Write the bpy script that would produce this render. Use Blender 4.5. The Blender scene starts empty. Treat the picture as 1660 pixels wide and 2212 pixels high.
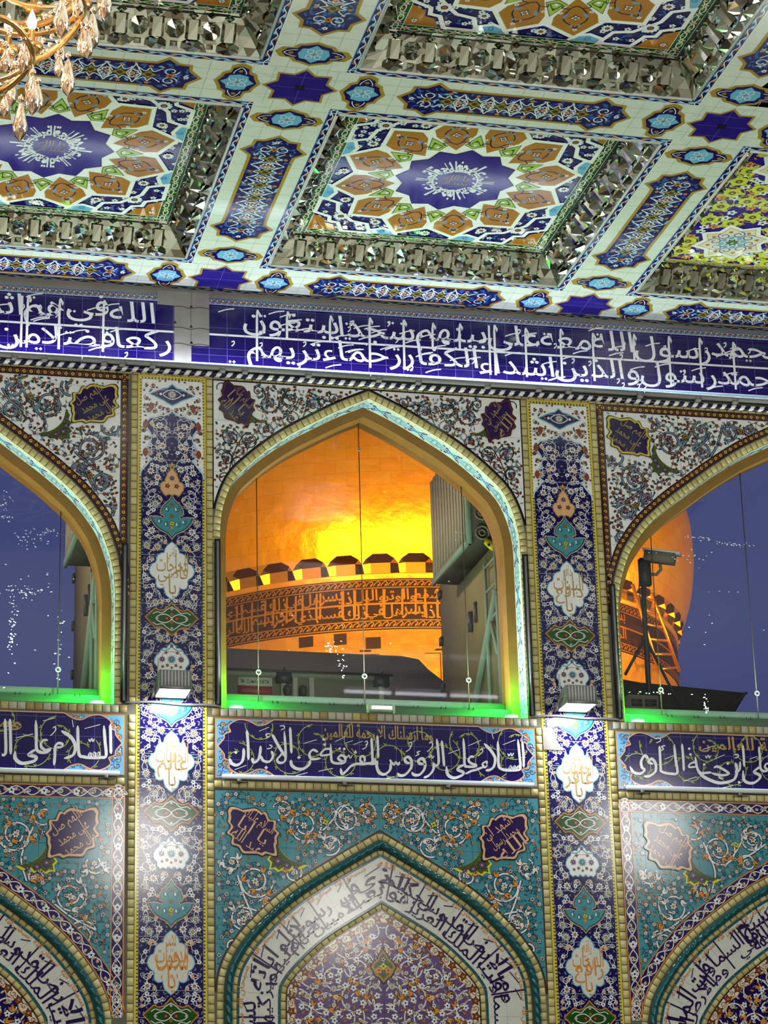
import bpy, math, random
import numpy as np
from mathutils import Matrix
from mathutils.geometry import tessellate_polygon

random.seed(7)
RNG = np.random.default_rng(11)
SC = bpy.context.scene
COL = SC.collection
R = math.radians

# ------------------------------------------------------------------ camera
CAM = np.array([-3.8176, -25.0108, -6.6108])
YAW, PITCH, ROLL, FPX = R(13.8292), R(19.0177), R(-1.5596), 5383.4
fw = np.array([math.sin(YAW)*math.cos(PITCH), math.cos(YAW)*math.cos(PITCH), math.sin(PITCH)])
rt0 = np.array([math.cos(YAW), -math.sin(YAW), 0.0]); up0 = np.cross(rt0, fw)
rt = math.cos(ROLL)*rt0 + math.sin(ROLL)*up0
up = -math.sin(ROLL)*rt0 + math.cos(ROLL)*up0
cam_data = bpy.data.cameras.new('camera')
cam_data.sensor_fit = 'HORIZONTAL'; cam_data.sensor_width = 36.0
cam_data.lens = 36.0*FPX/1660.0
cam_data.clip_start = 0.5; cam_data.clip_end = 400
cam = bpy.data.objects.new('camera', cam_data); COL.objects.link(cam)
M = Matrix.Identity(4)
for r in range(3):
    M[r][0], M[r][1], M[r][2], M[r][3] = rt[r], up[r], -fw[r], CAM[r]
cam.matrix_world = M
SC.camera = cam

# ------------------------------------------------------------------ world, exposure, lights
vs = SC.view_settings
vs.view_transform = 'Standard'; vs.look = 'None'; vs.gamma = 1.0; vs.use_curve_mapping = False
vs.exposure = 0.0
W = bpy.data.worlds.new('dusk_sky'); SC.world = W; W.use_nodes = True
bg = W.node_tree.nodes['Background']
bg.inputs[0].default_value = (0.055, 0.066, 0.185, 1); bg.inputs[1].default_value = 1.0

def point_at(o, target):
    d = np.array(target, float)-np.array(o.location, float)
    from mathutils import Vector
    o.rotation_euler = Vector(d).to_track_quat('-Z', 'Y').to_euler()

def light(name, kind, loc, energy, color=(1, 1, 1), size=None, size_y=None, target=None, spot=None, parent=None):
    l = bpy.data.lights.new(name, kind); l.energy = energy; l.color = color
    if kind == 'AREA':
        l.shape = 'RECTANGLE'; l.size = size; l.size_y = size_y or size
    elif size is not None:
        l.shadow_soft_size = size
    if spot: l.spot_size = R(spot); l.spot_blend = 0.6
    o = bpy.data.objects.new(name, l); COL.objects.link(o); o.location = loc
    if 'hall' in name: l.specular_factor = 0.08
    if target is not None: point_at(o, target)
    return o

# unseen fill lamps added to the hall, standing in for its out-of-view chandeliers
for (x, y, e) in ((-7, -11, 520), (1.5, -13, 620), (9, -11, 520), (-4, -19, 520), (6, -19, 560)):
    light('hall_fill_light', 'POINT', (x, y, 1.2), e, (1.0, 0.96, 0.91), 0.7)
# light strip under the long inscription band, throwing light up the band and on to the ceiling edge
light('band_strip_light', 'AREA', (2.6, -0.10, 3.85), 46, (0.80, 0.86, 1.0), 11.0, 0.03, (2.6, 0.12, 4.8))
# floodlights hung on the two pilasters
for x in (-0.03, 4.35):
    light('floodlight_light', 'AREA', (x, -0.33, 0.05), 17, (0.90, 0.95, 1.0), 0.28, 0.20, (x, -0.18, -1.0))
# daylight-white and green uplights on the window sills
for xc, hw in ((-2.95, 2.3), (2.2, 1.62), (7.3, 2.3)):
    light('sill_uplight', 'AREA', (xc, 0.13, 0.19), 95, (0.86, 1.0, 0.84), hw*1.7, 0.10, (xc, 0.16, 3))
    for s in (-1, 1):
        light('green_corner_light', 'POINT', (xc+s*(hw-0.12), 0.15, 0.20), 30, (0.02, 1.0, 0.05), 0.04)
# amber floods at the foot of the dome
for (x, y, z, e) in ((1.0, 16, 6.0, 9000), (8.0, 12.0, 5.5, 10000), (15, 12, 5.5, 9200), (23, 16.0, 6.0, 7600), (27.5, 26.0, 7.0, 4200), (6.5, 26.2, 9.4, 90), (11.5, 25.4, 9.4, 90), (18.0, 28.3, 9.4, 60)):
    light('dome_flood_light', 'SPOT', (x, y, z), e, (1.0, 0.64, 0.06), 0.5, None, (11.376, 36, 17.0), 100)
# unseen amber fills added outside the windows, standing in for the dome's glow
for dx in (0.0, -4.55):
    light('roof_fill_light', 'SPOT', (1.1+dx, 2.0, 3.1), 330, (1.0, 0.82, 0.50), 0.15, None, (3.8+dx, 1.7, 2.7), 95)
light('roof_fill_light', 'POINT', (2.6, 5.0, 2.6), 40, (1.0, 0.85, 0.70), 0.15)  # unseen fill added behind the air unit to brighten the parapet
light('roof_fill_light', 'POINT', (6.0, 2.2, 2.8), 24, (1.0, 0.80, 0.42), 0.12)

# ------------------------------------------------------------------ materials
def lin(c):
    if isinstance(c, str):
        c = c.lstrip('#'); c = tuple(int(c[i:i+2], 16) for i in (0, 2, 4))
    return tuple((v/255/12.92 if v/255 <= 0.04045 else ((v/255+0.055)/1.055)**2.4) for v in c)+(1.0,)

MATS = {}
def mat(name, color, rough=0.25, metal=0.0, var=0.10, scale=9.0, bump=0.0, emit=0.0, spec=0.35):
    m = bpy.data.materials.new(name); m.use_nodes = True
    nt = m.node_tree; b = nt.nodes['Principled BSDF']
    c = lin(color)
    b.inputs['Roughness'].default_value = rough; b.inputs['Metallic'].default_value = metal
    b.inputs['Specular IOR Level'].default_value = spec
    tc = nt.nodes.new('ShaderNodeTexCoord'); nz = nt.nodes.new('ShaderNodeTexNoise')
    nz.inputs['Scale'].default_value = scale; nz.inputs['Detail'].default_value = 3
    nt.links.new(tc.outputs['Object'], nz.inputs['Vector'])
    mx = nt.nodes.new('ShaderNodeMix'); mx.data_type = 'RGBA'
    mx.inputs[6].default_value = tuple(v*(1-var) for v in c[:3])+(1,)
    mx.inputs[7].default_value = tuple(min(1, v*(1+var)) for v in c[:3])+(1,)
    nt.links.new(nz.outputs['Fac'], mx.inputs[0]); nt.links.new(mx.outputs[2], b.inputs['Base Color'])
    if bump:
        bp = nt.nodes.new('ShaderNodeBump'); bp.inputs['Strength'].default_value = bump
        bp.inputs['Distance'].default_value = 0.02
        nt.links.new(nz.outputs['Fac'], bp.inputs['Height']); nt.links.new(bp.outputs['Normal'], b.inputs['Normal'])
    if emit:
        b.inputs['Emission Color'].default_value = c; b.inputs['Emission Strength'].default_value = emit
    MATS[name] = m
    return m

G = 0.13
for n, c in dict(
    cobalt='#220f80', navy='#190c56', violet='#2a1660', purple='#2a1450', plum='#553a66', white='#e9ecf0', cream='#e8dfc8',
    offwhite='#d9dcd6', black='#15121a', ink='#241a48', teal='#4a93a2', tealdark='#1d5a66', turq='#13565e', lightblue='#6fb4dc',
    sky='#8fc4e8', midblue='#2f5fb4', ochre='#ad7224', gold='#a98a34', orange='#d98f3c', rust='#7c3f2c', brown='#4a2c1c', maroon='#5a2436',
    yellow='#d8c64a', lime='#a9c257', green='#1f5218', olive='#4c5a28', peach='#e2b48c', grey='#7d858f', greyblue='#7f93ab', pink='#c99aa6',
    joint='#c9ccd8', jointgrey='#a9aaa6', tan='#b89a5e', palewhite='#f2f4f6', ceilwhite='#dbe3da', bluewhite='#bfe0f0', brightyellow='#d9dc3c', jointblue='#6a62b8',
    brownred='#8a4630', mauve='#6a4f84').items():
    mat(n, c, G)
mat('brick1', '#cdc082', 0.35, var=0.18, scale=25); mat('brick2', '#bdae74', 0.35, var=0.18, scale=25)
mat('brick3', '#d8cd94', 0.35, var=0.15, scale=25); mat('brick4', '#a28d58', 0.4, var=0.2, scale=25)
mat('mortar', '#6b6a5c', 0.8); mat('greybrick', '#b9b5a2', 0.4, var=0.15, scale=25)
mat('plaster', '#8d8a84', 0.85, var=0.25, scale=4, bump=0.4); mat('hall_wall', '#86837a', 0.7); mat('marble', '#dcd8cc', 0.5)
mat('ochre_stone', '#8c6022', 0.55, var=0.22, scale=5, bump=0.15)
mat('steel', '#9a9aa0', 0.35, 0.6); mat('whitemetal', '#d4d6dc', 0.4); mat('darkmetal', '#26242a', 0.45); mat('greymetal', '#8b8789', 0.45)
mat('ledge', '#5a6660', 0.6, var=0.2, scale=6)
mat('rod', '#4a4038', 0.4, 0.3); mat('roofgrey', '#746860', 0.8, var=0.2, scale=3); mat('shedwall', '#74664a', 0.8, var=0.3, scale=2, bump=0.3); mat('rib', '#7d7468', 0.6); mat('ribdark', '#3d362f', 0.7)
mat('panelgrey', '#6f6a62', 0.6); mat('panelpale', '#a8a49a', 0.6); mat('rail', '#6c7a70', 0.6); mat('canopy', '#2c2622', 0.8, var=0.3, scale=4); mat('signred', '#8c2a30', 0.5); mat('tagyellow', '#d8c81e', 0.5)
mat('cable', '#d8d6d0', 0.5); mat('gold_metal', '#d8a868', 0.22, 0.9); mat('lampface', '#ffffff', 0.5, emit=9.0); mat('stripface', '#dfe6ff', 0.5, emit=2.5)
mat('tubeglow', '#f2f4ff', 0.5, emit=14.0); mat('sillwhite', '#eef6ee', 0.5, emit=1.2); mat('bulb', '#ffd9a8', 0.5, emit=12.0); mat('greenface', '#9affc0', 0.5, emit=2.2)
mat('mirror1', '#e8ece2', 0.06, 1.0, var=0.04); mat('mirror2', '#ccccbc', 0.10, 1.0, var=0.05); mat('mirror3', '#8a8070', 0.10, 1.0, var=0.06)
mat('mirror4', '#d8ecde', 0.06, 1.0, var=0.04); mat('domedark', '#3a1c08', 0.45, 0.3, var=0.2); mat('domegold', '#ffa63a', 0.38, 0.9); mat('dust_glint', '#dfe4f4', 0.8)

def gold_plates():
    m = bpy.data.materials.new('gold_plates'); m.use_nodes = True; nt = m.node_tree; b = nt.nodes['Principled BSDF']
    b.inputs['Metallic'].default_value = 0.7
    uv = nt.nodes.new('ShaderNodeUVMap'); uv.uv_map = 'UVMap'
    br = nt.nodes.new('ShaderNodeTexBrick'); br.inputs['Scale'].default_value = 1.0
    br.inputs['Brick Width'].default_value = 0.50; br.inputs['Row Height'].default_value = 0.33
    br.inputs['Mortar Size'].default_value = 0.004
    br.inputs['Color1'].default_value = lin('#ffb03a'); br.inputs['Color2'].default_value = lin('#ffa42c'); br.inputs['Mortar'].default_value = lin('#e0902a')
    nt.links.new(uv.outputs['UV'], br.inputs['Vector']); nt.links.new(br.outputs['Color'], b.inputs['Base Color'])
    nz = nt.nodes.new('ShaderNodeTexNoise'); nz.inputs['Scale'].default_value = 2.6; nz.inputs['Detail'].default_value = 4
    nt.links.new(uv.outputs['UV'], nz.inputs['Vector'])
    bp = nt.nodes.new('ShaderNodeBump'); bp.inputs['Strength'].default_value = 0.35; bp.inputs['Distance'].default_value = 0.06
    nt.links.new(nz.outputs['Fac'], bp.inputs['Height']); nt.links.new(bp.outputs['Normal'], b.inputs['Normal'])
    rr = nt.nodes.new('ShaderNodeMapRange'); rr.inputs[3].default_value = 0.26; rr.inputs[4].default_value = 0.44
    nt.links.new(nz.outputs['Fac'], rr.inputs[0]); nt.links.new(rr.outputs[0], b.inputs['Roughness'])
    MATS['gold_plates'] = m
gold_plates()

def glass_mats():
    m = bpy.data.materials.new('window_glass'); m.use_nodes = True; nt = m.node_tree; nt.nodes.clear()
    out = nt.nodes.new('ShaderNodeOutputMaterial'); mix = nt.nodes.new('ShaderNodeMixShader')
    tr = nt.nodes.new('ShaderNodeBsdfTransparent'); gl = nt.nodes.new('ShaderNodeBsdfGlossy'); fr = nt.nodes.new('ShaderNodeFresnel')
    tr.inputs[0].default_value = (0.93, 0.95, 0.96, 1); gl.inputs['Roughness'].default_value = 0.02; fr.inputs[0].default_value = 1.45
    nt.links.new(fr.outputs[0], mix.inputs[0]); nt.links.new(tr.outputs[0], mix.inputs[1]); nt.links.new(gl.outputs[0], mix.inputs[2])
    nt.links.new(mix.outputs[0], out.inputs[0]); MATS['window_glass'] = m
    m = bpy.data.materials.new('crystal'); m.use_nodes = True; nt = m.node_tree; nt.nodes.clear()
    out = nt.nodes.new('ShaderNodeOutputMaterial'); mix = nt.nodes.new('ShaderNodeMixShader')
    g = nt.nodes.new('ShaderNodeBsdfGlass'); g.inputs['Color'].default_value = (1.0, 0.90, 0.82, 1); g.inputs['IOR'].default_value = 1.6; g.inputs['Roughness'].default_value = 0.02
    gl = nt.nodes.new('ShaderNodeBsdfGlossy'); gl.inputs['Color'].default_value = (1.0, 0.88, 0.78, 1); gl.inputs['Roughness'].default_value = 0.08
    mix.inputs[0].default_value = 0.45
    nt.links.new(g.outputs[0], mix.inputs[1]); nt.links.new(gl.outputs[0], mix.inputs[2]); nt.links.new(mix.outputs[0], out.inputs[0]); MATS['crystal'] = m
glass_mats()

# ------------------------------------------------------------------ object helpers
def tag(o, label=None, cat=None, group=None, kind=None):
    if label: o['label'] = label
    if cat: o['category'] = cat
    if group: o['group'] = group
    if kind: o['kind'] = kind
    return o

def mesh_obj(name, V, loops, sizes, mats, slots, parent=None):
    me = bpy.data.meshes.new(name)
    V = np.ascontiguousarray(V, dtype=np.float32); loops = np.ascontiguousarray(loops, dtype=np.int32); sizes = np.asarray(sizes, dtype=np.int32)
    me.vertices.add(len(V)); me.vertices.foreach_set('co', V.ravel())
    me.loops.add(len(loops)); me.loops.foreach_set('vertex_index', loops)
    me.polygons.add(len(sizes)); st = np.concatenate([[0], np.cumsum(sizes)[:-1]]).astype(np.int32)
    me.polygons.foreach_set('loop_start', st)
    me.polygons.foreach_set('material_index', np.asarray(mats, dtype=np.int32))
    for s in slots: me.materials.append(MATS[s])
    me.update(calc_edges=True)
    o = bpy.data.objects.new(name, me); COL.objects.link(o)
    if parent: o.parent = parent
    return o

def empty(name, loc=(0, 0, 0)):
    o = bpy.data.objects.new(name, None); COL.objects.link(o); o.location = loc; o.empty_display_size = 0.1
    return o

class MB:
    """3-D mesh builder: boxes, tubes and free polygons, one object in the end."""
    def __init__(s): s.v = []; s.f = []; s.m = []
    def add(s, V, F, m):
        b = len(s.v); s.v += [tuple(p) for p in V]
        for i, f in enumerate(F):
            s.f.append([b+k for k in f]); s.m.append(m if isinstance(m, str) else m[i])
    def box(s, x0, x1, y0, y1, z0, z1, m):
        V = [(x0, y0, z0), (x1, y0, z0), (x1, y1, z0), (x0, y1, z0), (x0, y0, z1), (x1, y0, z1), (x1, y1, z1), (x0, y1, z1)]
        s.add(V, [(3, 2, 1, 0), (4, 5, 6, 7), (0, 1, 5, 4), (1, 2, 6, 5), (2, 3, 7, 6), (3, 0, 4, 7)], m)
    def prism(s, poly, axis, a, b, m):
        """poly of (p,q) extruded along axis: 'y' -> (p,a..b,q), 'x' -> (a..b,p,q), 'z' -> (p,q,a..b)"""
        n = len(poly)
        def P(p, q, t): return {'y': (p, t, q), 'x': (t, p, q), 'z': (p, q, t)}[axis]
        V = [P(p, q, a) for p, q in poly]+[P(p, q, b) for p, q in poly]
        F = [tuple(range(n)), tuple(range(2*n-1, n-1, -1))]+[(i, i+n, (i+1) % n+n, (i+1) % n) for i in range(n)]
        s.add(V, F, m)
    def tube(s, pts, r, m, n=8, cap=True, lobes=0, amp=0.0, twist=0.0, matf=None):
        P = np.array(pts, float); N = len(P)
        T = np.gradient(P, axis=0); T /= np.linalg.norm(T, axis=1)[:, None]+1e-12
        ref = np.array([0, 1.0, 0]) if abs(T[:, 1]).max() < 0.9 else np.array([1.0, 0, 0])
        rr = r if hasattr(r, '__len__') else [r]*N
        L = np.concatenate([[0], np.cumsum(np.linalg.norm(np.diff(P, axis=0), axis=1))])
        V = []; F = []; mm = []
        for i in range(N):
            a = np.cross(T[i], ref); a /= np.linalg.norm(a)+1e-12; b = np.cross(a, T[i])
            for k in range(n):
                th = 2*math.pi*k/n
                q = rr[i]*(1+amp*math.cos(lobes*th-twist*L[i])) if lobes else rr[i]
                V.append(P[i]+q*(math.cos(th)*a+math.sin(th)*b))
        for i in range(N-1):
            for k in range(n):
                F.append((i*n+k, i*n+(k+1) % n, (i+1)*n+(k+1) % n, (i+1)*n+k)); mm.append(matf(L[i], k/n) if matf else m)
        if cap:
            F.append(tuple(range(n-1, -1, -1))); mm.append(m if not matf else matf(0, 0)); F.append(tuple(range((N-1)*n, N*n))); mm.append(m if not matf else matf(0, 0))
        s.add(V, F, mm)
    def lathe(s, prof, c, m, n=16):
        V = []; F = []
        for r, z in prof:
            for k in range(n):
                t = 2*math.pi*k/n; V.append((c[0]+r*math.cos(t), c[1]+r*math.sin(t), c[2]+z))
        for i in range(len(prof)-1):
            for k in range(n): F.append((i*n+k, i*n+(k+1) % n, (i+1)*n+(k+1) % n, (i+1)*n+k))
        s.add(V, F, m)
    def build(s, name, parent=None):
        slots = sorted(set(s.m)); ix = {k: i for i, k in enumerate(slots)}
        loops = [k for f in s.f for k in f]
        return mesh_obj(name, np.array(s.v), loops, [len(f) for f in s.f], [ix[k] for k in s.m], slots, parent)

# ------------------------------------------------------------------ flat ornament engine
def area2(P): return float(np.sum(P[:, 0]*np.roll(P[:, 1], -1)-np.roll(P[:, 0], -1)*P[:, 1]))
def inside(poly, P):
    P = np.atleast_2d(P); x, y = P[:, 0], P[:, 1]; c = np.zeros(len(P), bool); n = len(poly); j = n-1
    for i in range(n):
        xi, yi = poly[i]; xj, yj = poly[j]
        with np.errstate(divide='ignore', invalid='ignore'):
            c ^= ((yi > y) != (yj > y)) & (x < (xj-xi)*(y-yi)/(yj-yi+1e-30)+xi)
        j = i
    return c
def smooth(pts, k=6, closed=False):
    P = np.array(pts, float); n = len(P)
    if n < 3: return P
    out = []
    rng = range(n) if closed else range(n-1)
    for i in rng:
        p0 = P[(i-1) % n] if (closed or i > 0) else 2*P[0]-P[1]
        p1 = P[i]; p2 = P[(i+1) % n]
        p3 = P[(i+2) % n] if (closed or i+2 < n) else 2*P[-1]-P[-2]
        for t in np.arange(k)/k:
            out.append(0.5*((2*p1)+(p2-p0)*t+(2*p0-5*p1+4*p2-p3)*t*t+(3*p1-p0-3*p2+p3)*t**3))
    if not closed: out.append(P[-1])
    return np.array(out)
def offset(P, d, closed=False):
    """offset of a polyline to its left by d, mitred"""
    P = np.array(P, float); n = len(P)
    if closed: A = np.roll(P, 1, 0); B = np.roll(P, -1, 0)
    else: A = np.vstack([2*P[0]-P[1], P[:-1]]); B = np.vstack([P[1:], 2*P[-1]-P[-2]])
    t1 = P-A; t2 = B-P
    t1 /= np.linalg.norm(t1, axis=1)[:, None]+1e-12; t2 /= np.linalg.norm(t2, axis=1)[:, None]+1e-12
    n1 = np.stack([-t1[:, 1], t1[:, 0]], 1); n2 = np.stack([-t2[:, 1], t2[:, 0]], 1)
    m = n1+n2; q = np.sum(m*n1, 1); q = np.maximum(q, 0.5)
    return P+m*(d/q)[:, None]
def resample(P, step):
    P = np.array(P, float); L = np.concatenate([[0], np.cumsum(np.linalg.norm(np.diff(P, axis=0), axis=1))])
    n = max(1, int(round(L[-1]/step))); s = np.linspace(0, L[-1], n+1)
    return np.stack([np.interp(s, L, P[:, 0]), np.interp(s, L, P[:, 1])], 1)

class Pat:
    """layers of flat glazed shapes in a (u,v) plane"""
    def __init__(s): s.V = []; s.lay = []; s.loops = []; s.sizes = []; s.mats = []; s.n = 0; s.k = 0
    def raw(s, V, lay, loops, sizes, mats):
        s.k = (s.k+1) % 53                     # no two shapes of a layer share one plane
        s.V.append(V); s.lay.append(np.broadcast_to(np.asarray(lay, float), (len(V),))+s.k*.0085)
        s.loops.append(np.asarray(loops, np.int64)+s.n); s.sizes.append(np.asarray(sizes, np.int64)); s.mats += list(mats); s.n += len(V)
    def poly(s, P, m, lay=1):
        P = np.array(P, float)
        if area2(P) < 0: P = P[::-1]
        s.raw(P, lay, np.arange(len(P)), [len(P)], [m]); return s
    def quads(s, A, B, m, lay):
        n = len(A); V = np.vstack([A, B]); i = np.arange(n-1)
        q = np.stack([i, i+1, n+i+1, n+i], 1)
        # orientation per quad
        a = V[q]; ar = np.sum(a[:, :, 0]*np.roll(a[:, :, 1], -1, 1)-np.roll(a[:, :, 0], -1, 1)*a[:, :, 1], 1)
        q = np.where((ar < 0)[:, None], q[:, ::-1], q)
        s.raw(V, lay, q.ravel(), np.full(n-1, 4), [m]*(n-1))
    def rib(s, P, w, m, lay=1, closed=False, clip=None):
        P = np.array(P, float)
        if clip is not None:
            ok = clip(P); k = 0
            while k < len(P):
                if ok[k]:
                    e = k
                    while e+1 < len(P) and ok[e+1]: e += 1
                    if e-k >= 1: s.rib(P[k:e+1], w[k:e+1] if hasattr(w, '__len__') else w, m, lay)
                    k = e+1
                else: k += 1
            return s
        if closed: P = np.vstack([P, P[:1]])
        if len(P) < 2: return s
        w = np.asarray(w, float)
        h = (w if w.ndim else np.full(len(P), float(w)))/2
        if closed and len(h) == len(P)-1: h = np.append(h, h[0])
        if closed:
            O = offset(P[:-1], 1.0, True)-P[:-1]; O = np.vstack([O, O[:1]])
        else: O = offset(P, 1.0)-P
        s.quads(P+O*h[:, None], P-O*h[:, None], m, lay); return s
    def disk(s, x, y, r, m, lay=1, n=10, ry=None, ang=0.0):
        t = np.arange(n)*2*math.pi/n; X = r*np.cos(t); Y = (ry or r)*np.sin(t); c, q = math.cos(ang), math.sin(ang)
        s.poly(np.stack([x+X*c-Y*q, y+X*q+Y*c], 1), m, lay); return s
    def rect(s, x0, x1, y0, y1, m, lay=0): s.poly([(x0, y0), (x1, y0), (x1, y1), (x0, y1)], m, lay); return s
    def pack(s):
        if len(s.V) != 1:
            s.V = [np.vstack(s.V)]; s.lay = [np.concatenate(s.lay)]; s.loops = [np.concatenate(s.loops)]; s.sizes = [np.concatenate(s.sizes)]
        return s
    def stamp(s, o, x=0, y=0, ang=0.0, sc=1.0, flip=False, dl=0, sy=None):
        o.pack(); V = o.V[0]*np.array([(-1 if flip else 1)*sc, sy if sy is not None else sc])
        c, q = math.cos(ang), math.sin(ang)
        V = np.stack([x+V[:, 0]*c-V[:, 1]*q, y+V[:, 0]*q+V[:, 1]*c], 1)
        L = o.loops[0]
        if flip != ((sy or 1) < 0):
            st = np.concatenate([[0], np.cumsum(o.sizes[0])])
            L = np.concatenate([L[a:b][::-1] for a, b in zip(st[:-1], st[1:])])
        s.raw(V, o.lay[0]+dl, L, o.sizes[0], o.mats); return s
    def mirror(s, x=0.0):
        c = Pat(); c.raw(*[s.pack().V[0].copy(), s.lay[0].copy(), s.loops[0].copy(), s.sizes[0].copy(), list(s.mats)]); s.k += 20
        s.stamp(c, 2*x, 0, flip=True); return s
    def build(s, name, frame, parent=None, step=0.0009, base=0.0):
        s.pack(); slots = sorted(set(s.mats)); ix = {k: i for i, k in enumerate(slots)}
        V = frame(s.V[0][:, 0], s.V[0][:, 1], base+s.lay[0]*step)
        return mesh_obj(name, V, s.loops[0], s.sizes[0], [ix[k] for k in s.mats], slots, parent)

def wallf(y0=0.0, x0=0.0, z0=0.0): return lambda u, v, h: np.stack([x0+u, y0-h+0*u, z0+v], 1)
def ceilf(cx, cy, z): return lambda u, v, h: np.stack([cx+u, cy-v, z-h+0*u], 1)

def poisson(poly, r, tries, rng, bad=None):
    poly = np.array(poly); lo, hi = poly.min(0), poly.max(0)
    C = lo+(hi-lo)*rng.random((tries, 2)); C = C[inside(poly, C)]
    if bad is not None: C = C[~bad(C)]
    out = np.zeros((0, 2)); keep = []
    arr = np.empty((len(C), 2)); n = 0
    for p in C:
        if n == 0 or np.min(np.sum((arr[:n]-p)**2, 1)) > r*r: arr[n] = p; n += 1
    return arr[:n]
def fits(poly, C, r, bad=None):
    ok = np.ones(len(C), bool)
    for k in range(8):
        t = k*math.pi/4; Q = C+r*np.array([math.cos(t), math.sin(t)]); ok &= inside(poly, Q)
        if bad is not None: ok &= ~bad(Q)
    return ok

# ------------------------------------------------------------------ Arabic lettering
FORMS = {}
for ch, base, n in (('ء', 0xFE80, 1), ('آ', 0xFE81, 2), ('أ', 0xFE83, 2), ('ؤ', 0xFE85, 2), ('إ', 0xFE87, 2), ('ئ', 0xFE89, 4), ('ا', 0xFE8D, 2), ('ب', 0xFE8F, 4),
    ('ة', 0xFE93, 2), ('ت', 0xFE95, 4), ('ث', 0xFE99, 4), ('ج', 0xFE9D, 4), ('ح', 0xFEA1, 4), ('خ', 0xFEA5, 4), ('د', 0xFEA9, 2), ('ذ', 0xFEAB, 2), ('ر', 0xFEAD, 2),
    ('ز', 0xFEAF, 2), ('س', 0xFEB1, 4), ('ش', 0xFEB5, 4), ('ص', 0xFEB9, 4), ('ض', 0xFEBD, 4), ('ط', 0xFEC1, 4), ('ظ', 0xFEC5, 4), ('ع', 0xFEC9, 4), ('غ', 0xFECD, 4),
    ('ف', 0xFED1, 4), ('ق', 0xFED5, 4), ('ك', 0xFED9, 4), ('ل', 0xFEDD, 4), ('م', 0xFEE1, 4), ('ن', 0xFEE5, 4), ('ه', 0xFEE9, 4), ('و', 0xFEED, 2), ('ى', 0xFEEF, 2),
    ('ي', 0xFEF1, 4), ('\u0001', 0xFEFB, 2), ('\u0002', 0xFEF7, 2), ('\u0003', 0xFEF9, 2)):
    FORMS[ch] = [base+i for i in range(n)]
def shape(t):
    t = t.replace('لا', '\u0001').replace('لأ', '\u0002').replace('لإ', '\u0003')
    out = []
    for i, c in enumerate(t):
        f = FORMS.get(c)
        if not f: out.append(c); continue
        prev = FORMS.get(t[i-1]) if i else None; nxt = FORMS.get(t[i+1]) if i+1 < len(t) else None
        jp = prev is not None and len(prev) == 4 and len(f) >= 2; jn = nxt is not None and len(f) == 4 and len(nxt) >= 2
        out.append(chr(f[3] if jp and jn else f[1] if jp else f[2] if jn else f[0]))
    return ''.join(reversed(out))
TXT = {}
def glyphs(text, bold=0.0, latin=False):
    key = (text, bold)
    if key not in TXT:
        c = bpy.data.curves.new('lettering', 'FONT'); c.body = text if latin else shape(text); c.resolution_u = 3; c.offset = bold
        o = bpy.data.objects.new('lettering', c); COL.objects.link(o)
        dg = bpy.context.evaluated_depsgraph_get(); dg.update()
        m = o.evaluated_get(dg).to_mesh()
        V = np.empty(len(m.vertices)*3, np.float32); m.vertices.foreach_get('co', V); V = V.reshape(-1, 3)[:, :2].astype(float)
        F = [list(p.vertices) for p in m.polygons]
        o.evaluated_get(dg).to_mesh_clear(); bpy.data.objects.remove(o); bpy.data.curves.remove(c)
        TXT[key] = (V, F)
    return TXT[key]
def put_text(pat, text, fn, m, lay, bold=0.0, latin=False):
    V, F = glyphs(text, bold, latin)
    if not len(V): return
    P = fn(V.copy())
    loops = []; sizes = []
    for f in F:
        if area2(P[f]) < 0: f = f[::-1]
        loops += f; sizes.append(len(f))
    pat.raw(P, lay, loops, sizes, [m]*len(sizes))
def fit_box(text, x0, x1, y0, y1, bold=0.0, tall=1.0, knee=0.3):
    V, F = glyphs(text, bold)
    def warp(y): return np.where(y > knee, knee+(y-knee)*tall, y)
    W_ = warp(V[:, 1]); a, b = V[:, 0].min(), V[:, 0].max(); c, d = W_.min(), W_.max()
    return lambda P: np.stack([x0+(P[:, 0]-a)/(b-a)*(x1-x0), y0+(warp(P[:, 1])-c)/(d-c)*(y1-y0)], 1)

# ------------------------------------------------------------------ motifs
def ellipse_ring(pat, n, r, pr, pt, m, lay, a0=0.0, k=8):
    for i in range(n):
        t = a0+2*math.pi*i/n; pat.disk(r*math.cos(t), r*math.sin(t), pr, m, lay, k, pt, t)
def leaf_pts(L, w, bend=0.0, n=5):
    t = np.linspace(0, 1, n+1); wd = w*np.sin(np.pi*t)**0.8; cx = bend*np.sin(np.pi*t/2)**2
    return np.vstack([np.stack([cx-wd, L*t], 1), np.stack([cx+wd, L*t], 1)[::-1][1:-1]])
def M_(f):
    p = Pat(); f(p); return p.pack()
def rosette(petal, hole, core, dark, n=8):
    def f(p):
        ellipse_ring(p, n, .74, .27, .20, petal, 1); p.disk(0, 0, .64, petal, 1, 12)
        if hole: ellipse_ring(p, n, .72, .17, .12, hole, 2, 0, 6)
        p.disk(0, 0, .42, dark, 2, 10); p.disk(0, 0, .28, core, 3, 8); p.disk(0, 0, .1, dark, 4, 6)
    return M_(f)
def star_flower(petal, line, core, n=6, k=.24):
    def f(p):
        P = []; Q = []
        for i in range(2*n):
            t = math.pi*i/n; r = 1.0 if i % 2 == 0 else .52
            P.append((r*1.14*math.cos(t), r*1.14*math.sin(t))); Q.append((r*.86*math.cos(t), r*.86*math.sin(t)))
        if line: p.poly(P, line, 1)
        p.poly(Q if line else P, petal, 2); p.disk(0, 0, k*1.35, line or core, 3, 7); p.disk(0, 0, k, core, 4, 7)
    return M_(f)
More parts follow.
